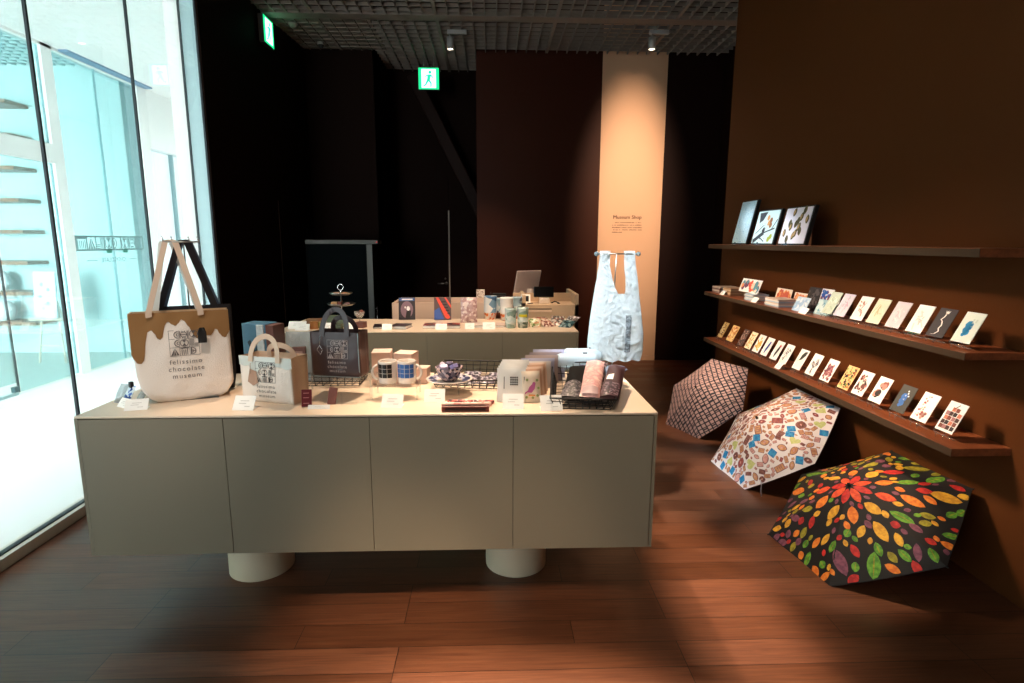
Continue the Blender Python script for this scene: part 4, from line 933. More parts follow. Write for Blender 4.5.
# ---- wire baskets
def basket(name, label, loc, rz, w, d, hf, hb, fl, cell=.034, wr=.0027):
    """front at local -Y; height hf in front, hb at back; flare fl"""
    t = thing(name, label, 'basket', loc, rz); m = MB(); w2, d2 = w / 2, d / 2
    def hh(y): return hf + (hb - hf) * ((y + d2) / d)
    base = [(-w2, -d2), (w2, -d2), (w2, d2), (-w2, d2)]
    def at(i, u, k):
        (xa, ya), (xb, yb) = base[i], base[(i + 1) % 4]; x = xa + (xb - xa) * u; y = ya + (yb - ya) * u; h_ = hh(y) * k
        return Vector((x * (1 + fl * k / w2 if w2 else 1), y * (1 + fl * k / d2), h_ + wr))
    for k in (0, .36, .68): m.tube([at(i, u / 4, k) for i in range(4) for u in range(4)], wr * .7, 5, closed=True)
    rim = MB().tube([at(i, u / 4, 1) for i in range(4) for u in range(4)], wr * 1.5, 6, closed=True)
    for i in range(4):
        Ls = w if i % 2 == 0 else d; n_ = max(3, round(Ls / cell))
        for j in range(n_): m.tube([at(i, j / n_, 0), at(i, j / n_, 1)], wr * .7, 5)
    n_ = max(3, round(w / cell))
    for j in range(1, n_): x = -w2 + w * j / n_; m.tube([(x, -d2, wr), (x, d2, wr)], wr * .6, 4)
    n_ = max(3, round(d / cell))
    for j in range(1, n_): y = -d2 + d * j / n_; m.tube([(-w2, y, wr * 1.6), (w2, y, wr * 1.6)], wr * .6, 4)
    m.build('wire_mesh', WIRE, t); rim.build('rim', WIRE, t); return t
basket('wire_basket', 'low black wire basket half hidden under the dark brown tote', (-.73, 2.63, ZT), 0, .26, .17, .06, .07, .012)
basket('wire_basket', 'black wire basket with a high back behind the saucer', (-.09, 2.63, ZT), -6, .29, .28, .04, .062, .018)
for i, (x, y) in enumerate(((-.12, 2.56), (-.03, 2.56), (.02, 2.64), (-.10, 2.66))):
    o = pack('wrapped_sweet_pack', 'dark speckled clear pack lying in the wire basket behind the saucer', 'pack', (x, y, ZT + .008 + .001 * i), -6, .085, .10, .022, 80, [pattern('dark_speck', [(40, 34, 46), (90, 80, 100), (24, 20, 26), (190, 184, 196)], 110, .3)], 'dark packs in the wire basket behind the saucer', seed=20 + i)
basket('wire_basket', 'black wire basket of cloth pouches at the right end of the counter', (.385, 2.385, ZT), -7, .215, .46, .045, .085, .020, .026)
def slab(name, label, A, B, w, th, mats, seed=0, cat='pouch', group=None, extra=None):
    A = Vector(A); B = Vector(B); d_ = B - A; Lh = d_.length; yv = d_.normalized(); xv = yv.cross(Vector((0, 0, 1))).normalized(); zv = xv.cross(yv)
    t = thing(name, label, cat, A, 0, group); mt = Matrix((xv, yv, zv)).transposed().to_4x4(); m = MB(); ph = seed * 1.7
    def f(u, v, s_):
        k = max(0, math.sin(PI * u)) ** .4 * max(0, math.sin(PI * v)) ** .25; return mt @ Vector(((u - .5) * w * (1 + .03 * math.sin(7 * v + ph)), v * Lh, s_ * th / 2 * k + .08 * th * math.sin(8 * v + 5 * u + ph) * k))
    m.grid(lambda u, v: f(u, v, 1), 10, 16); m.grid(lambda u, v: f(u, v, -1), 10, 16, flip=True)
    m.build('pouch_body', mats[0], t)
    if extra: 
        for nm, u0, u1, v0, v1, mt_ in extra: MB().grid(lambda u, v: f(u0 + (u1 - u0) * u, v0 + (v1 - v0) * v, 1.06) + zv * .0012, 6, 6).build(nm, mt_, t)
    return t
LACE = pattern('lace_print', [(40, 34, 36), (120, 112, 116), (26, 22, 24), (74, 66, 70)], 130, .5)
slab('cloth_pouch', 'black pouch with a lacy silver lower end in the right wire basket', (.305, 2.17, .885), (.395, 2.50, .945), .082, .05, [M('black_cloth', (11, 9, 10), .9, spec=.2)], 1, extra=[('lace_end', .05, .95, .02, .38, LACE)])
slab('cloth_pouch', 'pale pink flowered pouch in the middle of the right wire basket', (.378, 2.14, .905), (.470, 2.52, .965), .080, .045, [pattern('pink_floral', [(226, 186, 178), (222, 178, 170), (206, 146, 146), (232, 196, 186)], 28, .5, 'NOISE')], 2, extra=[('pink_label', .1, .9, .02, .16, M('grey_pink', (176, 148, 150), .5))])
slab('cloth_pouch', 'dark maroon pouch with small white tag in the right wire basket', (.452, 2.14, .895), (.565, 2.50, .945), .078, .05, [M('maroon_cloth', (62, 30, 34), .6)], 3, extra=[('white_tag', .18, .52, .42, .58, PAPER), ('lace_end', .05, .95, .02, .34, pattern('lace_maroon', [(56, 30, 38), (130, 110, 118), (40, 22, 28), (84, 56, 64)], 130, .5))])
slab('cloth_pouch', 'dark flowered pouch squeezed between the black and pink pouches', (.352, 2.24, .872), (.430, 2.58, .935), .05, .04, [pattern('dark_floral', [(44, 30, 44), (120, 60, 60), (60, 70, 110), (30, 24, 30)], 60, .5)], 4)
slab('cloth_pouch', 'blue grey rolled pouch at the back right of the right wire basket', (.49, 2.50, .905), (.60, 2.56, .925), .08, .05, [M('blue_grey_cloth', (84, 98, 118), .45)], 5)
slab('cloth_pouch', 'brown patterned pouch between the pink and maroon pouches', (.425, 2.30, .875), (.515, 2.60, .94), .05, .04, [pattern('brown_floral', [(90, 60, 60), (190, 160, 150), (60, 40, 44), (150, 110, 106)], 60, .5)], 6)
# ---- mugs
def mug(loc, label, ha, col):
    t = thing('mug', label, 'mug', loc, 0)
    WH = M('mug_white', (236, 228, 220), .25, coat=.4)
    MB().lathe([(0, .0), (.033, 0), (.037, .005), (.0385, .02), (.0385, .092), (.0375, .096), (.0355, .095), (.0350, .09), (.0345, .012), (0, .010)], 40).build('mug_body', WH, t)
    a = math.radians(ha); P = []
    for k in range(13): q = -80 + 160 * k / 12; r_ = .037 + .026 * math.cos(math.radians(q)); P.append((r_ * math.cos(a), r_ * math.sin(a), .048 + .030 * math.sin(math.radians(q))))
    MB().tube(P, .0055, 8).build('handle', WH, t)
    m = MB()
    c0 = -90 + (-25 if abs(ha) > 90 else -8)
    for i in range(4):
        for j in range(3):
            a0 = math.radians(c0 - 60 + i * 31); a1 = a0 + math.radians(28.5); z0 = .028 + j * .0195; z1 = z0 + .0180; R_ = .0391
            for k in range(3):
                b0 = a0 + (a1 - a0) * k / 3; b1 = a0 + (a1 - a0) * (k + 1) / 3
                m.add([(R_ * math.cos(b0), R_ * math.sin(b0), z0), (R_ * math.cos(b1), R_ * math.sin(b1), z0), (R_ * math.cos(b1), R_ * math.sin(b1), z1), (R_ * math.cos(b0), R_ * math.sin(b0), z1)], [(0, 1, 2, 3)])
    m.build('check_print', M('mug_print_%d' % col[0], col, .3), t)
mug((-.438, 2.372, .9085), 'white mug with black checks on the clear riser', 195, (24, 20, 20))
mug((-.357, 2.372, .9085), 'white mug with bright blue checks on the clear riser', -12, (52, 104, 178))
def carton(loc, rz, w, d, h, label, col, name='paper_box', cat='box', group=None):
    t = thing(name, label, cat, loc, rz, group); m_ = M('carton_%d_%d_%d' % col, col, .6)
    MB().box(-w / 2, w / 2, -d / 2, d / 2, 0, h - .002, bev=.0015).build('box_body', m_, t)
    MB().box(-w / 2 - .0005, w / 2 + .0005, -d / 2 - .0005, d / 2 + .0005, h - .0018, h, bev=.0005).build('box_lid', m_, t); return t
carton((-.505, 2.615, ZT), 4, .085, .10, .150, 'pale pink tall box behind the black checked mug', (222, 192, 180))
carton((-.393, 2.60, ZT), -14, .088, .088, .146, 'pale pink tall box behind the blue checked mug', (222, 192, 180))
carton((-.318, 2.62, ZT), -8, .05, .07, .072, 'short pale pink box right of the two tall boxes', (214, 184, 172))
# ---- saucer and cup
t = thing('saucer', 'wide white saucer with blue grey patterned ring on a clear riser', 'saucer', (-.183, 2.42, .897))
MB().lathe([(0, 0), (.04, 0), (.05, .003), (.098, .016), (.100, .018), (.098, .0195), (.05, .007), (0, .005)], 48).build('dish', M('china_white', (232, 222, 214), .25, coat=.4), t)
MB().lathe([(.055, .0085), (.090, .0178)], 48).build('patterned_ring', pattern('china_ring', [(52, 60, 92), (150, 150, 176), (30, 34, 60), (196, 190, 200)], 60, .3), t)
t = thing('patterned_cup', 'lavender grey patterned glass cup full of wrapped pieces on the saucer', 'cup', (-.183, 2.42, .9045))
MB().lathe([(0, 0), (.028, 0), (.045, .02), (.056, .05), (.060, .062), (.058, .062), (.053, .05), (.042, .022), (0, .006)], 36).build('cup_body', pattern('cup_print', [(120, 110, 122), (196, 186, 196), (60, 54, 70), (210, 180, 176)], 75, .15), t)
for i, (x, y, z, rx, rz, w_, colr) in enumerate(((-.022, -.016, .052, 30, 20, .034, (176, 168, 206)), (.022, -.008, .054, -30, 60, .034, (150, 146, 200)), (0, .022, .058, 20, -30, .032, (96, 88, 110)), (-.03, .018, .055, 10, 80, .03, (190, 176, 196)), (.03, .02, .050, -10, 30, .03, (70, 64, 84)))):
    o = MB().box(-w_ / 2, w_ / 2, -.011, .011, -.006, .012, bev=.003, mat=Matrix.Rotation(math.radians(rx), 4, 'X')).build('wrapped_chocolate', M('wrap_%d' % i, colr, .25), None, (-.183 + x, 2.42 + y, .9045 + z + .008)); o.rotation_euler = (0, 0, math.radians(rz))
    tag(o, 'small lavender wrapped chocolate piled in the patterned cup', 'chocolate', 'wrapped chocolates in the patterned cup')
# ---- bars
t = thing('chocolate_bar', 'dark red framed long chocolate bar at the front edge of the counter', 'chocolate bar', (-.102, 2.150, ZT), 0)
MB().box(-.092, .092, -.016, .016, 0, .022, bev=.003).build('wrapper', M('bar_red', (110, 44, 36), .45), t)
MB().box(-.078, .078, -.0168, -.0160, .005, .015).box(-.078, .078, -.008, .008, .022, .0226).build('dark_window', M('bar_dark', (34, 16, 18), .3), t)
t = thing('chocolate_stick', 'long pale pink wrapped stick behind the dark red bar', 'sweet', (-.10, 2.205, ZT), 2)
MB().lathe([(0, -.10), (.006, -.10), (.010, -.09), (.010, .09), (.006, .10), (0, .10)], 12, mat=Matrix.Translation((0, 0, .010)) @ Matrix.Rotation(PI / 2, 4, 'Y')).build('wrapper', pattern('pink_wrap', [(236, 206, 190), (220, 150, 140), (240, 220, 206)], 50, .4), t)
t = thing('chocolate_stick', 'long red and white speckled stick farther from the counter edge', 'sweet', (-.085, 2.245, ZT), -3)
MB().lathe([(0, -.095), (.006, -.095), (.009, -.085), (.009, .085), (.006, .095), (0, .095)], 12, mat=Matrix.Translation((0, 0, .009)) @ Matrix.Rotation(PI / 2, 4, 'Y')).build('wrapper', pattern('red_wrap', [(236, 210, 200), (150, 40, 44), (200, 110, 100), (90, 30, 40)], 90, .4), t)
t = thing('chocolate_box', 'upright dark red little box in front of the small tote', 'box', (-.733, 2.222, ZT), 8)
MB().box(-.019, .019, -.008, .008, 0, .068, bev=.001, mat=Matrix.Rotation(math.radians(-14), 4, 'X')).build('box_body', M('deep_red', (112, 24, 32), .35), t)
b_ = MB()
for z in (.012, .034, .052): b_.add([Matrix.Rotation(math.radians(-14), 4, 'X') @ Vector(p) for p in ((-.012, -.0086, z), (.010, -.0086, z), (.010, -.0086, z + .003), (-.012, -.0086, z + .003))], [(0, 1, 2, 3)])
b_.build('printed_lines', M('pinkish_print', (206, 140, 140), .5), t, fix=False)
t = thing('chocolate_sachet', 'brownish pink slim sachet leaning by the clear riser', 'sachet', (-.645, 2.250, ZT), 20)
MB().box(-.017, .017, -.004, .004, 0, .070, bev=.003, mat=Matrix.Rotation(math.radians(-24), 4, 'X') @ Matrix.Rotation(math.radians(12), 4, 'Y')).build('sachet_body', M('sachet_brown', (140, 92, 88), .35), t)
t = thing('acrylic_block', 'small clear acrylic block between the sachet and the riser legs', 'display block', (-.575, 2.258, ZT), 0)
MB().box(-.03, .03, -.015, .015, 0, .05, bev=.001).build('block', ACR, t)
# ---- sleeves and clear pouches
WSL = glassy('white_sleeve', (250, 250, 250), .12, .15, diff=.88, dcol=(250, 248, 244), trans=.2)
for i in range(5):
    t = pack('greeting_sleeve', ['white sleeve with a black dotted square, frontmost of its row', 'second white sleeve in the row behind the dotted one', 'third white sleeve in the row behind the dotted one', 'fourth white sleeve in the row behind the dotted one', 'rearmost white sleeve in the row behind the dotted one'][i], 'sleeve', (.078 - .006 * i + .012 * i, 2.262 + .042 * i, ZT), -4, .118, .142, .012, 16, [WSL], seed=40 + i)
    if i == 0:
        m = MB(); mt = Matrix.Rotation(math.radians(-16), 4, 'X'); q = lambda x0, x1, z0, z1: m.add([mt @ Vector((x, -.0035, z)) for x, z in ((x0, z0), (x1, z0), (x1, z1), (x0, z1))], [(0, 1, 2, 3)])
        for a in range(4):
            for b in range(4): q(-.004 + a * .0085, .0025 + a * .0085, .070 + b * .0095, .0765 + b * .0095)
        q(-.030, -.027, .055, .105); q(.052, .055, .055, .105)
        m.build('printed_squares', DINK, t, fix=False)
BIRD = pattern('sleeve_card', [(236, 222, 204), (236, 222, 204), (230, 206, 180)], 6, .5, 'NOISE')
for i in range(5):
    t = pack('bird_sleeve', ['clear sleeve with a pink bird card, frontmost of its row', 'second bird card sleeve, just behind the frontmost', 'third bird card sleeve in the row', 'fourth bird card sleeve in the row', 'rearmost bird card sleeve in the row'][i], 'sleeve', (.168 + .011 * i, 2.250 + .042 * i, ZT), 10, .078, .132, .022, 18, [BIRD if i == 0 else M('sleeve_brown_%d' % (i % 2), (190, 150, 126) if i % 2 else (214, 186, 166), .3)], seed=50 + i)
    if i == 0:
        mt = Matrix.Rotation(math.radians(-18), 4, 'X'); m = MB(); f = lambda pts, mi: m.add([mt @ Vector((x, -.0035, z)) for x, z in pts], [tuple(range(len(pts)))], mi)
        f([(-.022, .045), (-.004, .042), (.010, .058), (.014, .075), (.004, .080), (-.012, .066)], 0); f([(-.034, .036), (-.02, .046), (-.016, .052), (-.03, .046)], 0); f(arc(.008, .079, .007, 0, 330, 7), 0)
        for x, z in ((-.02, .095), (.022, .092), (-.026, .025), (.0, .022), (.02, .03), (.026, .060)): f(arc(x, z, .006, 0, 300, 5), 1)
        f([(-.018, .030), (.012, .028), (.010, .034), (-.016, .036)], 2)
        m.build('bird_print', [M('bird_pink', (190, 96, 150), .5), M('leaf_print_green', (150, 160, 100), .5), M('orange_print', (222, 150, 70), .5)], t, fix=False)
GREYP = [M('grey_lilac', (150, 150, 172), .4), M('taupe', (146, 128, 124), .4), M('mauve_grey', (122, 108, 112), .4), M('light_grey_pack', (196, 190, 188), .35)]
for i in range(5):
    pack('flat_pouch', ['light grey flat pouch, frontmost of the grey row', 'lilac grey flat pouch second in the grey row', 'taupe flat pouch in the middle of the grey row', 'mauve grey flat pouch fourth in the grey row', 'grey flat pouch, rearmost of the grey row'][i], 'pouch', (.190 + .022 * i, 2.475 + .05 * i, ZT), 0, .155, .125 + .004 * i, .024, 16, [GREYP[(3, 0, 1, 2, 0)[i]]], seed=60 + i)
# ---- rolled translucent bags
ROLLM = glassy('pale_blue_film', (230, 242, 248), .18, .15, diff=.62, dcol=(206, 222, 230), trans=.4)
for (x, y, z, w_, r_, lb) in ((.405, 2.665, .906, .20, .034, 'pale translucent rolled bag in front, on the right riser'), (.445, 2.735, .906, .19, .040, 'pale translucent rolled bag at the back, on the right riser')):
    t = thing('rolled_bag', lb, 'rolled bag', (x, y, z), 0)
    MB().lathe([(0, -w_ / 2), (r_ * .8, -w_ / 2 + .004), (r_, -w_ / 2 + .02), (r_ * .96, -w_ * .1), (r_, w_ * .15), (r_ * .97, w_ / 2 - .02), (r_ * .8, w_ / 2 - .004), (0, w_ / 2)], 24, mat=Matrix.Translation((0, 0, r_)) @ Matrix.Rotation(PI / 2, 4, 'Y')).build('roll', ROLLM, t)
    MB().box(.03, .05, -.006, .006, 2 * r_ - .001, 2 * r_ + .004).build('clip', DINK, t)
# ---- hanging white bag
t = thing('shopping_bag', 'crinkled translucent white shopping bag with cut out handles hanging on a thin stand', 'bag', (.60, 2.745, ZT), 0)
BAGM = glassy('crinkled_white_film', (235, 245, 250), .10, .25, diff=.90, dcol=(228, 242, 248), trans=.35, bump=(60, .7))
def X_(u): return (u - 617.5) * .00482
def Z_(v): return 1.441 - ZT - (v - 254) * .00483
def interp(T, v):
    if v <= T[0][0]: return T[0][1]
    for (a, b), (c_, d_) in zip(T, T[1:]):
        if a <= v <= c_: k = (v - a) / (c_ - a); return b + k * (d_ - b)
    return T[-1][1]
OL = [(251, 600.5), (262, 600), (280, 597.5), (300, 594.5), (320, 592), (340, 590.3), (352, 590), (361, 591.5)]
OR = [(251, 635), (262, 636), (280, 639), (300, 642), (320, 645), (335, 647), (352, 647), (361, 645)]
IL = [(251, 611), (265, 610.5), (278, 613), (288, 616), (294, 619)]
IR = [(251, 624.5), (265, 625.5), (278, 627.5), (288, 628.5), (294, 628)]
from mathutils import noise as mno
def wrink(x, z):
    a = mno.noise(Vector((x * 22, z * 10, 3.1))); b = mno.noise(Vector((x * 60 + 4 * a, z * 38, 9.7))); c_ = mno.noise(Vector((x * 130, z * 90, 1.3)))
    return .006 * a + .0048 * (1 - 2 * abs(b)) + .0028 * c_
def bagpt(a, u, v, sg, L, Rr):
    x = X_(L + (Rr - L) * u); z = Z_(v); o0, o1 = X_(interp(OL, v)), X_(interp(OR, v)); k = min(max((x - o0) / (o1 - o0), 0), 1)
    bell = math.sin(PI * k) ** .6; f = max(0, min(1, (v - 254) / 60)); return Vector((x, sg * (.004 + .045 * bell * f * (.6 + .4 * math.sin(PI * min(1, (v - 250) / 125)))) + wrink(x, z + sg) * (.4 + 1.1 * bell), z + (.004 * math.sin(90 * x) if v > 360 else 0)))
m = MB()
for sg in (-1, 1):
    fl = sg > 0
    m.grid(lambda u, v: bagpt(0, u, 251 + 43 * v, sg, interp(OL, 251 + 43 * v), interp(IL, 251 + 43 * v)), 14, 34, flip=fl)
    m.grid(lambda u, v: bagpt(0, u, 251 + 43 * v, sg, interp(IR, 251 + 43 * v), interp(OR, 251 + 43 * v)), 14, 34, flip=fl)
    m.grid(lambda u, v: bagpt(0, u, 294 + 67 * v, sg, interp(OL, 294 + 67 * v), interp(OR, 294 + 67 * v)), 56, 60, flip=fl)
m.build('bag_film', BAGM, t, fix=False)
m = MB()
def PF(x, z):
    q = bagpt(0, (x - X_(interp(OL, 330))) / (X_(interp(OR, 330)) - X_(interp(OL, 330))), 330, -1, interp(OL, 330), interp(OR, 330)); v = 254 + (1.441 - ZT - z) / .00483
    L, Rr = interp(OL, v), interp(OR, v); u = (x / .00482 + 617.5 - L) / (Rr - L); q = bagpt(0, u, v, -1, L, Rr); q.y -= .003; return q
m.grid(lambda u, v: PF(X_(626.5 + 5.5 * u), Z_(314 + 37 * v)), 6, 30, 0)
put_logo(m, 0, 0, .17, .024, lambda a, b: PF(X_(627) + b, Z_(316) - a) + Vector((0, -.0012, 0)), 1, rows=('CHOCOLATE',))
m.build('printed_panel', [M('grey_film_print', (150, 164, 172), .5), M('dark_grey_print', (84, 96, 104), .5)], t, fix=False)
t = thing('bag_stand', 'thin steel T shaped stand with clear knobs holding the crinkled white bag', 'stand', (.60, 2.745, ZT), 0)
MB().tube([(-.092, 0, .591), (.096, 0, .591)], .003, 8).build('cross_bar', STEEL, t)
MB().tube([(-.005, .012, 0), (-.005, .012, .45), (-.003, .0, .591)], .003, 8).build('pole', STEEL, t)
for x in (-.099, .102): MB().lathe([(0, -.012), (.009, -.007), (.012, 0), (.009, .007), (0, .012)], 8, mat=Matrix.Translation((x, 0, .591)), sm=False).build('knob', glassy('crystal', (190, 215, 225), .3, .05, diff=.3, dcol=(150, 175, 185)), t)
MB().box(-.07, .03, -.045, .05, 0, .002, bev=.0008).build('base_plate', STEEL, t)
# ---- price tags on front counter
def price(x, y, w_, h_, label, rz=0, z=ZT):
    t = flat_card('price_tag', label, 'price tag', (x, y, z), rz, w_, h_, 38, [PAPER, INK], lines=True); return t
price(-.965, 2.175, .083, .062, 'white price tag between the large tote and the small cream tote', -4)
price(-.676, 2.185, .085, .018, 'low narrow white tag in front of the red box and sachet')
price(-.395, 2.195, .085, .060, 'white price tag in front of the two mugs', -4)
price(-.235, 2.275, .085, .058, 'white price tag between the mug tag and the dark red bar')
price(.083, 2.165, .083, .066, 'white price tag under the white sleeves', -3)
price(.234, 2.140, .086, .066, 'white price tag beside the right wire basket', 4)
price(-1.375, 2.185, .080, .048, 'white price tag at the left end of the front counter', 14)
price(-1.455, 2.225, .06, .04, 'tiny white tag left of the clear blue sachets', -30)
for i, (x, y, rz, lb) in enumerate(((-1.475, 2.262, -30, 'clear blue striped sachet at the left end of the counter'), (-1.425, 2.262, -40, 'clear sachet with a black cap next to the striped one'), (-1.515, 2.285, -20, 'pale blue clear sachet farthest left on the counter'))):
    t = pack('clear_sachet', lb, 'sachet', (x, y, ZT), rz, .045, .085, .018, 30, [pattern('blue_stripe', [(206, 226, 240), (70, 110, 190), (226, 238, 246), (30, 60, 130)], 90, .2) if i == 0 else CRINK], seed=70 + i)
    if i < 2: MB().box(-.008, .008, .036, .050, .062, .086, bev=.002).build('cap', NAVY, t)
# ================================================================== rear counter goods
t = thing('cake_stand', 'two tier silver cake stand with a ring handle on the rear counter', 'cake stand', (-1.187, 4.56, ZT), 0)
MB().lathe([(0, 0), (.05, 0), (.048, .006), (.012, .014), (.006, .03), (.005, .26), (0, .262)], 24).build('pole', CHROME, t)
ring = [(.022 * math.cos(2 * PI * k / 14), 0, .288 + .024 * math.sin(2 * PI * k / 14)) for k in range(14)]
MB().tube(ring, .004, 6, closed=True).build('ring_handle', CHROME, t)
for z, r_ in ((.142, .108), (.226, .09)): MB().lathe([(.005, z), (r_ * .7, z), (r_ * .9, z + .008), (r_, z + .018), (r_ * .98, z + .020), (r_ * .88, z + .011), (r_ * .7, z + .004), (.005, z + .004)], 36).build('plate', STEEL, t)
for (x, y, z, w_, h_, cl, lb) in ((-.045, -.03, .147, .06, .03, (206, 150, 100), 'golden cake slice on the lower tier of the cake stand'), (.0, -.045, .147, .028, .03, (120, 60, 50), 'dark red brown cake slice on the lower tier of the cake stand'), (.05, -.03, .147, .04, .02, (150, 120, 120), 'mauve cake slice on the lower tier of the cake stand'), (-.03, -.03, .231, .05, .018, (190, 150, 130), 'pinkish biscuit on the upper tier, left side'), (.035, -.03, .231, .05, .016, (210, 150, 110), 'golden biscuit on the upper tier, right side')):
    o = MB().prism([(-w_ / 2, 0), (w_ / 2, 0), (w_ / 2 * .8, h_), (-w_ / 2 * .6, h_)], -.02, .02).build('cake_slice', M('cake_%d' % cl[0], cl, .6), None, (-1.187 + x, 4.56 + y, ZT + z)); tag(o, lb, 'cake')
t = thing('glass_dessert_cup', 'small stemmed glass with two chocolates beside the cake stand', 'cup', (-1.03, 4.48, ZT), 0)
MB().lathe([(0, 0), (.022, 0), (.02, .004), (.004, .01), (.004, .045), (.02, .055), (.036, .075), (.042, .105), (.040, .105), (.034, .078), (0, .058)], 28).build('glass_bowl', ACRE, t)
for i, (x, y, z, lb) in enumerate(((-.012, -.008, .082, 'left brown chocolate ball in the stemmed glass'), (.014, .004, .100, 'upper brown chocolate ball in the stemmed glass'))):
    tag(MB().lathe([(0, -.018), (.012, -.014), (.018, 0), (.012, .014), (0, .018)], 16).build('chocolate_ball', M('truffle', (110, 48, 38), .35), None, (-1.03 + x, 4.48 + y, ZT + z)), lb, 'chocolate')
carton((-1.175, 4.36, ZT), 3, .135, .06, .088, 'flat green box standing under the cake stand', (92, 104, 84))
carton((-1.14, 4.255, ZT), -10, .06, .04, .042, 'small dark green box in front of the green box', (72, 84, 66))
carton((-1.33, 4.46, ZT), 5, .20, .08, .05, 'low brown box at the left rear of the back counter', (150, 110, 80))
carton((-1.325, 4.28, ZT), 20, .055, .05, .055, 'amber cube shaped box on the left of the back counter', (176, 116, 62))
carton((-1.275, 4.30, ZT), -10, .04, .04, .048, 'small yellow and green box beside the amber cube', (160, 150, 84))
carton((-.985, 4.33, ZT), -14, .06, .07, .045, 'small dark brown box under the stemmed glass', (104, 64, 56))
for (x, y, w_, h_, lb) in ((-1.45, 4.27, .13, .065, 'white card at the far left of the rear counter, upper one'), (-1.385, 4.19, .10, .055, 'white card at the far left of the rear counter, lower one'), (-1.205, 4.21, .055, .062, 'white card in front of the green box'), (-1.05, 4.24, .06, .055, 'white card in front of the small dark brown box'), (-.775, 4.22, .075, .05, 'white card on the dark flat books'), (-.375, 4.22, .085, .052, 'white card on the red and white books'), (-.165, 4.25, .07, .05, 'white card left of the cream boxes'), (-.02, 4.225, .095, .062, 'pale card in front of the white cups')): price(x, y, w_, h_, lb)
def book(x, y, rz, w_, d_, h_, cov, label, z=ZT):
    t = thing('flat_book', label, 'book', (x, y, z), rz)
    MB().box(-w_ / 2, w_ / 2, -d_ / 2, d_ / 2, h_ - .003, h_, bev=.0008).box(-w_ / 2, w_ / 2, -d_ / 2, d_ / 2, 0, .003, bev=.0008).build('cover', cov, t)
    MB().box(-w_ / 2 + .003, w_ / 2 - .003, -d_ / 2 + .003, d_ / 2 - .003, .003, h_ - .003).build('pages', PAPER, t)
DKC = pattern('dark_cover', [(30, 26, 30), (60, 44, 52), (24, 20, 22), (110, 90, 96)], 22, .3); RDC = pattern('red_cover', [(150, 50, 48), (70, 40, 50), (190, 90, 80), (50, 40, 60)], 22, .3)
book(-.83, 4.37, 8, .14, .17, .012, DKC, 'dark covered flat book on the left of the rear counter pair')
book(-.685, 4.32, -12, .13, .15, .024, DKC, 'thicker dark covered flat book with wood coloured edge on the rear counter')
book(-.445, 4.345, 0, .14, .13, .024, RDC, 'red and grey covered book lying under the right standing book')
book(-.30, 4.345, 4, .12, .13, .024, RDC, 'red covered book beside it, nearer the pink pouch')
book(-.11, 4.36, 3, .15, .14, .024, c(226, 206, 196), 'cream covered low book under the pink clear pouch')
book(.045, 4.38, -5, .12, .14, .020, c(214, 190, 180), 'cream covered low book in front of the white cups')
def standing_book(x, y, w_, h_, mats, label, kind):
    t = thing('standing_book', label, 'book', (x, y, ZT + .004), 4); mt = Matrix.Rotation(math.radians(-12), 4, 'X'); b = MB().box(-w_ / 2, w_ / 2, -.005, .005, 0, h_, 0, mat=mt)
    p = lambda pts, mi, k=0: b.add([mt @ Vector((x_ * w_, -.0055 - k, z_ * h_)) for x_, z_ in pts], [tuple(range(len(pts)))], mi)
    if kind == 0:
        p([(-.46, .84), (.46, .84), (.46, .98), (-.46, .98)], 1); p([(-.3, .88), (.35, .88), (.35, .94), (-.3, .94)], 2, .0003); p(arc(0, .45, .38, 0, 350, 18), 3); p([(-.1, .05), (.2, .05), (.25, .4), (.0, .45)], 4, .0003); p(arc(.08, .5, .11, 0, 320, 6), 2, .0006); p(arc(-.1, .55, .05, 0, 320, 6), 2, .0006)
    else:
        p([(-.5, .4), (-.2, .55), (.1, .0), (-.5, .0)], 1); p([(-.4, 1), (-.25, 1), (.45, .1), (.3, .02), (.15, .1)], 2, .0003); p([(.1, 1), (.2, 1), (.5, .65), (.5, .5)], 2, .0003)
        for k in range(5): p([(-.1 + .09 * k, .78 - .13 * k), (.18 + .06 * k, .78 - .13 * k), (.2 + .06 * k, .82 - .13 * k), (-.08 + .09 * k, .82 - .13 * k)], 3, .0006)
    b.build('cover', mats, t, fix=False); MB().box(-w_ / 2 + .01, w_ / 2 - .01, .0, .05, -.004, 0).box(-w_ / 2 + .01, -w_ / 2 + .013, -.015, .05, -.004, .04).box(w_ / 2 - .013, w_ / 2 - .01, -.015, .05, -.004, .04).build('clear_foot', ACR, t)
standing_book(-.70, 4.74, .135, .185, [c(44, 40, 48), c(60, 90, 150), c(226, 222, 226), c(120, 96, 110), c(22, 22, 26)], 'dark standing book with a blue title band and white figure on the rear counter', 0)
standing_book(-.405, 4.74, .14, .185, [c(90, 74, 76), c(62, 92, 166), c(226, 76, 60), c(40, 34, 40)], 'standing book with orange red diagonal bands on the rear counter', 1)
pack('clear_gift_pouch', 'crinkled pinkish clear pouch standing beside the orange banded book', 'pouch', (-.18, 4.56, ZT + .001), 3, .135, .205, .05, 5, [pattern('pink_crinkle', [(206, 176, 176), (176, 140, 142), (232, 214, 210), (190, 160, 160)], 55, .25)], seed=80)
def tumbler(x, y, r_, h_, label, upper, low, name='printed_cup'):
    t = thing(name, label, 'cup', (x, y, ZT), 0)
    MB().lathe([(0, 0), (r_ * .85, 0), (r_, h_ * .3)], 28).build('lower_band', low, t)
    MB().lathe([(r_, h_ * .3), (r_ * 1.02, h_ * .92), (r_ * 1.05, h_ * .94), (r_ * 1.05, h_), (r_ * .9, h_), (0, h_ * .995)], 28).build('upper_body', upper, t)
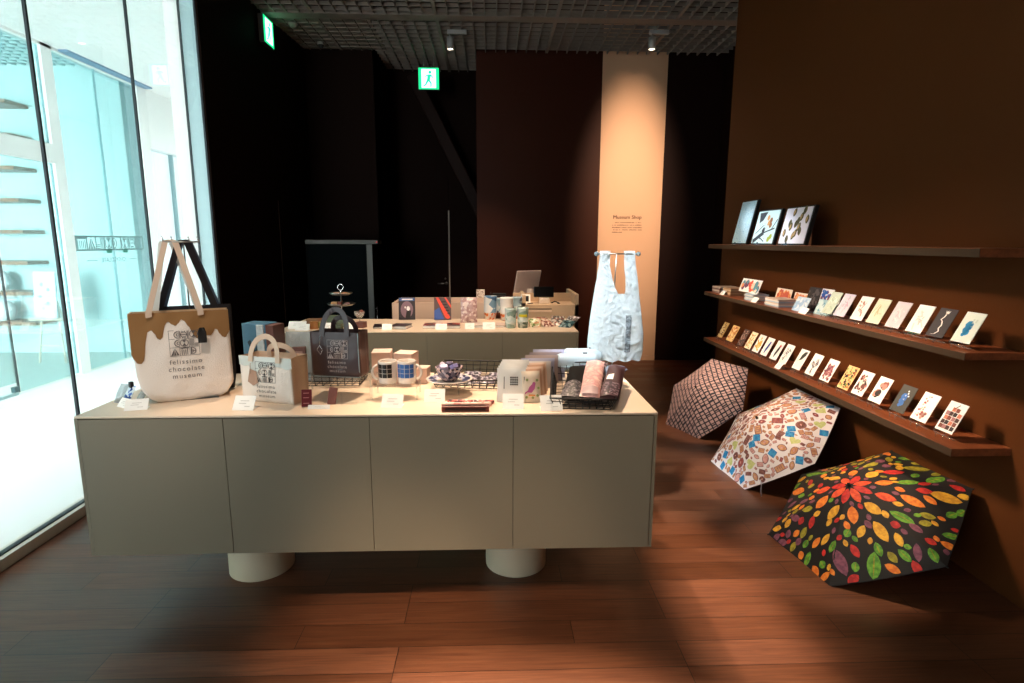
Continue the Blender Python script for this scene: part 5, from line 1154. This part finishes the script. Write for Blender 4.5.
WBL = pattern('white_blue_print', [(238, 240, 242), (120, 160, 190), (238, 240, 242), (240, 242, 244), (70, 110, 150)], 17, .3); ORS = pattern('orange_stripe', [(230, 120, 50), (240, 200, 170), (200, 90, 40), (236, 226, 220)], 60, .4)
GBL = pattern('grey_blue_print', [(150, 180, 196), (90, 110, 130), (200, 214, 220)], 30, .3)
tumbler(-.01, 4.80, .053, .195, 'white cup with blue bird print and orange base, left one', WBL, ORS)
tumbler(.125, 4.74, .053, .19, 'white cup with faint print and orange base in front of the tablet', M('near_white', (238, 236, 234), .35), ORS)
tumbler(.215, 4.84, .045, .185, 'grey blue printed cup behind the right white cup', GBL, ORS)
tumbler(.058, 4.88, .04, .17, 'small dark blue printed cup between the two white cups', GBL, M('brown_band', (120, 70, 50), .5))
MINT = pattern('mint_print', [(206, 224, 220), (150, 180, 170), (226, 236, 232), (110, 140, 130)], 34, .2)
tumbler(.145, 4.31, .042, .150, 'pale mint printed glass at the front edge of the rear counter', MINT, MINT, 'printed_glass')
tumbler(.238, 4.32, .042, .155, 'grey green printed glass with a yellow label', MINT, pattern('mint_dark', [(120, 140, 128), (190, 206, 196), (80, 104, 92)], 34, .2), 'printed_glass')
MB().lathe([(.0435, .085), (.0435, .105)], 12, a0=-PI * .75, a1=-PI * .25).build('yellow_label', M('yellow_label', (214, 200, 40), .5), bpy.data.objects['printed_glass.001'])
pack('sweets_bag', 'small clear bag of green and cream sweets right of the printed glasses', 'bag', (.335, 4.33, ZT), 0, .10, .085, .05, 30, [pattern('green_sweets', [(190, 196, 150), (226, 216, 196), (110, 140, 84), (236, 232, 220), (200, 150, 110)], 75, .3)], seed=90)
for i, (x, y, z, rz, tl, cl, lb) in enumerate(((.43, 4.50, .002, 20, 62, [(150, 70, 60), (200, 170, 160), (90, 60, 60)], 'red brown crinkled pack at the left of the pile on the rear counter'), (.50, 4.46, .012, -15, 60, [(90, 84, 80), (190, 180, 170), (130, 80, 70)], 'brown speckled pack in the middle of the pile'), (.54, 4.36, .006, -35, 66, [(60, 90, 96), (130, 150, 150), (30, 50, 56)], 'dark teal crinkled pack at the front of the pile'), (.58, 4.44, .018, -40, 62, [(120, 110, 106), (210, 200, 196), (70, 60, 60)], 'grey crinkled pack at the right of the pile'), (.46, 4.40, .016, 35, 64, [(190, 150, 130), (120, 70, 66), (226, 206, 190)], 'tan and pink crinkled pack on top of the pile'))):
    pack('crinkled_pack', lb, 'pack', (x, y - .05, ZT + z), rz, .11, .13, .035, tl, [pattern('pile_%d' % i, cl, 60, .25)], seed=95 + i)
# ================================================================== lobby contents (seen through both glass walls)
LWD = wood_mat('lobby_shelf_wood', (120, 84, 62), (156, 112, 84))
for i in range(8):
    z = .437 + .3845 * i
    t = thing('lobby_wall_shelf', 'short brown wall shelf in the lobby, number %s from the floor' % ['one', 'two', 'three', 'four', 'five', 'six', 'seven', 'eight'][i] if False else ['lowest brown wall shelf in the lobby behind the glass', 'second brown lobby shelf from the floor', 'third brown lobby shelf from the floor', 'fourth brown lobby shelf from the floor', 'fifth brown lobby shelf from the floor', 'sixth brown lobby shelf from the floor', 'seventh brown lobby shelf from the floor', 'topmost brown lobby shelf near the ceiling'][i], 'shelf', (-6.79, 7.62, z - .022))
    MB().box(-.9, .99, -.18, .18, 0, .045, bev=.003).build('board', LWD, t)
for z, rr, lb in ((.437 + .023, .11, 'white round bundle on the lowest visible lobby shelf'), (.8215 + .023, .10, 'white round bundle on the second lobby shelf')):
    t = thing('white_bundle', lb, 'bundle', (-6.27, 7.58, z)); MB().lathe([(0, 0), (rr * .7, .01), (rr, .09), (rr * .95, .18), (rr * .6, .25), (0, .27)], 28).build('bundle', M('bundle_white', (230, 238, 240), .6, bump=(20, .4, 3)), t)
# easel with notice board
t = thing('display_easel', 'pale wooden easel holding a white board in the lobby', 'easel', (-5.39, 7.10, 0), 0)
EW = M('easel_wood', (222, 200, 178), .6)
for nm, a, b in (('leg', (-.165, 0, 0), (-.06, .09, .98)), ('leg', (.15, 0, 0), (.06, .09, .98)), ('leg', (0, .42, 0), (0, .12, .95)), ('tray', (-.20, -.02, .545), (.20, -.02, .545)), ('crossbar', (-.14, .02, .215), (.13, .02, .215))): MB().tube([a, b], .012 if nm != 'tray' else .017, 8).build(nm, EW, t)
t = thing('notice_board', 'white notice board with small drawings resting on the lobby easel', 'board', (-5.375, 7.07, .563), 0)
mt = Matrix.Rotation(math.radians(-6), 4, 'X') @ Matrix.Diagonal((.68, .8, .9, 1))
m = MB().box(-.19, .19, -.012, .012, 0, .62, bev=.003, mat=mt)
for x, z in ((-.05, .45), (.06, .38), (-.08, .28), (.05, .2), (-.03, .13)): m.add([mt @ Vector((x + a, -.014, z + b)) for a, b in arc(0, 0, .03, 0, 300, 6)], [tuple(range(7))], 1)
m.build('board_sheet', [M('board_white', (225, 238, 245), .6), M('board_drawing', (150, 180, 200), .6)], t, fix=False)

# ================================================================== camera
cam = bpy.data.cameras.new('camera'); co = bpy.data.objects.new('camera', cam); C.objects.link(co)
cam.sensor_width = 36; cam.lens = 573 / 1024 * 36; cam.clip_start = .02
p_, y_, r_ = math.radians(9.95), math.radians(2.07), math.radians(.2)
f = Vector((math.sin(y_) * math.cos(p_), math.cos(y_) * math.cos(p_), -math.sin(p_))); rt = Vector((math.cos(y_), -math.sin(y_), 0)); up = rt.cross(f)
R2 = rt * math.cos(r_) + up * math.sin(r_); U2 = up * math.cos(r_) - rt * math.sin(r_)
mw = Matrix((R2, U2, -f)).transposed().to_4x4(); mw.translation = (0, 0, 1.5); co.matrix_world = mw
sc.camera = co

# ================================================================== light
def spot(name, loc, tgt, e, ang, col=(1, .80, .58), blend=.6, size=.06, sx=1, sy=1):
    l = bpy.data.lights.new(name, 'SPOT'); l.energy = e; l.spot_size = math.radians(ang); l.spot_blend = blend; l.color = col; l.shadow_soft_size = size
    o = bpy.data.objects.new(name, l); C.objects.link(o); o.location = loc; o.rotation_euler = (Vector(tgt) - Vector(loc)).to_track_quat('-Z', 'Y').to_euler(); o.scale = (sx, sy, 1)
    if (Vector(tgt) - Vector(loc)).xy.length < .001: o.rotation_euler = (0, 0, 0)
def area(name, loc, tgt, e, sx, sy, col):
    l = bpy.data.lights.new(name, 'AREA'); l.energy = e; l.shape = 'RECTANGLE'; l.size = sx; l.size_y = sy; l.color = col
    o = bpy.data.objects.new(name, l); C.objects.link(o); o.location = loc; o.rotation_euler = (Vector(tgt) - Vector(loc)).to_track_quat('-Z', 'Y').to_euler()
WARM = (1, .74, .52)
spot('track_spot_counter_right', (-.1, 3.3, 3.5), (.15, 2.4, .85), 520, 38, WARM)
spot('track_spot_counter_middle', (-.9, 3.2, 3.5), (-.6, 2.4, .85), 210, 36, WARM)
spot('track_spot_front', (.3, .3, 3.5), (.25, 2.2, .45), 110, 38, WARM)
spot('track_spot_rear_counter', (.1, 3.4, 3.5), (-.2, 4.5, .85), 380, 46, WARM)
spot('track_spot_rear_left', (-.9, 3.6, 3.5), (-1.0, 4.5, .85), 110, 36, WARM)
spot('track_spot_desk', (.6, 4.6, 3.5), (.4, 5.3, .9), 170, 36, WARM)
spot('track_spot_shelf_near', (-1.5, 3.5, 3.5), (2.0, 2.65, .92), 2300, 15, WARM, .7, .5)
spot('track_spot_shelf_middle', (-1.5, 4.2, 3.5), (2.0, 3.5, .92), 2100, 15, WARM, .7, .5)
spot('track_spot_shelf_far', (-1.5, 4.9, 3.5), (2.0, 4.5, .92), 1800, 15, WARM, .7, .5)
spot('fill_spot_pictures', (-1.5, 5.6, 3.5), (2.0, 4.25, 1.62), 900, 15, (.9, .97, 1), .8, .06, 1, .35)  # added spot, does the window's work on the top shelf pictures
spot('track_spot_umbrellas', (1.45, 2.9, 3.5), (1.60, 2.5, .2), 430, 16, WARM, .5)
spot('track_spot_umbrella_white', (1.45, 3.8, 3.5), (1.60, 3.45, .2), 400, 15, WARM, .5)
spot('track_spot_umbrella_far', (1.3, 4.7, 3.5), (1.64, 4.45, .25), 460, 14, WARM, .5)
spot('track_spot_floor', (.99, 2.15, 3.5), (.99, 2.15, 0), 900, 33, WARM, 1.0, .06, .30, 1)
spot('track_spot_floor_front', (.05, 1.72, 3.5), (.05, 1.72, 0), 1000, 24, WARM, 1.0, .06, 1, .34)
spot('track_spot_floor_left', (-.4, .3, 3.5), (-.40, 1.88, 0), 650, 18, WARM, 1.0)
spot('track_spot_legs', (.1, .3, 2.9), (.1, 2.1, 0), 160, 20, WARM, 1.0)
spot('fill_spot_white_bag', (-.3, 1.4, 3.5), (.60, 2.74, 1.15), 850, 16, (.94, .97, 1), .6)  # added fill spot that whitens the hanging bag
spot('fill_spot_tote', (-1.0, .9, 3.5), (-1.2, 2.35, 1.05), 170, 20, (1, .82, .68), .7)  # added fill spot that brightens the large tote
spot('track_spot_panel', (1.60, 4.0, 3.5), (1.68, 7.14, 1.85), 900, 58, WARM, 1.0, .06, .42)
spot('track_spot_back_wall', (-.3, 5.0, 3.5), (-.1, 7.14, .5), 260, 42, WARM, 1.0)
# daylight lamps: area panels added to brighten the corridor and lobby
DAY = (1, .985, .965)
def day_fill(name, loc, tgt, e, sx, sy, spread=None):
    area(name, loc, tgt, e, sx, sy, DAY)
    if spread: bpy.data.lights[name].spread = math.radians(spread)
day_fill('corridor_fill', (-3.5, 3.6, 3.46), (-3.5, 3.6, 0), 66, 1.9, 7.5, 60)  # added panel under the ceiling, gives the corridor even light
day_fill('corridor_fill_far', (-3.6, 9.2, 3.4), (-3.6, 9.2, 0), 60, 1.8, 2.8, 60)  # second added panel, over the far stretch
day_fill('corridor_end_fill', (-3.5, -3.1, 1.7), (-4.0, 8, 2.3), 60, 2.1, 3.2, 46)  # unseen panel added at the near end to light walls and ceiling
day_fill('lobby_fill', (-6.4, 3.6, 3.58), (-6.4, 4.6, 0), 380, 3.4, 6.0, 90)  # added panel below the lobby louvers
day_fill('lobby_end_fill', (-6.6, -.9, 1.8), (-6.9, 7.8, 1.8), 300, 3.2, 3.2, 50)  # unseen panel added at the lobby's near end for more brightness
w = bpy.data.worlds.new('world'); sc.world = w; w.use_nodes = True; bg = w.node_tree.nodes['Background']; bg.inputs[0].default_value = (.93, .99, 1, 1); bg.inputs[1].default_value = 2.3
sc.view_settings.view_transform = 'Standard'; sc.view_settings.look = 'None'; sc.view_settings.gamma = 1; sc.view_settings.exposure = 0
sc.view_settings.use_curve_mapping = False
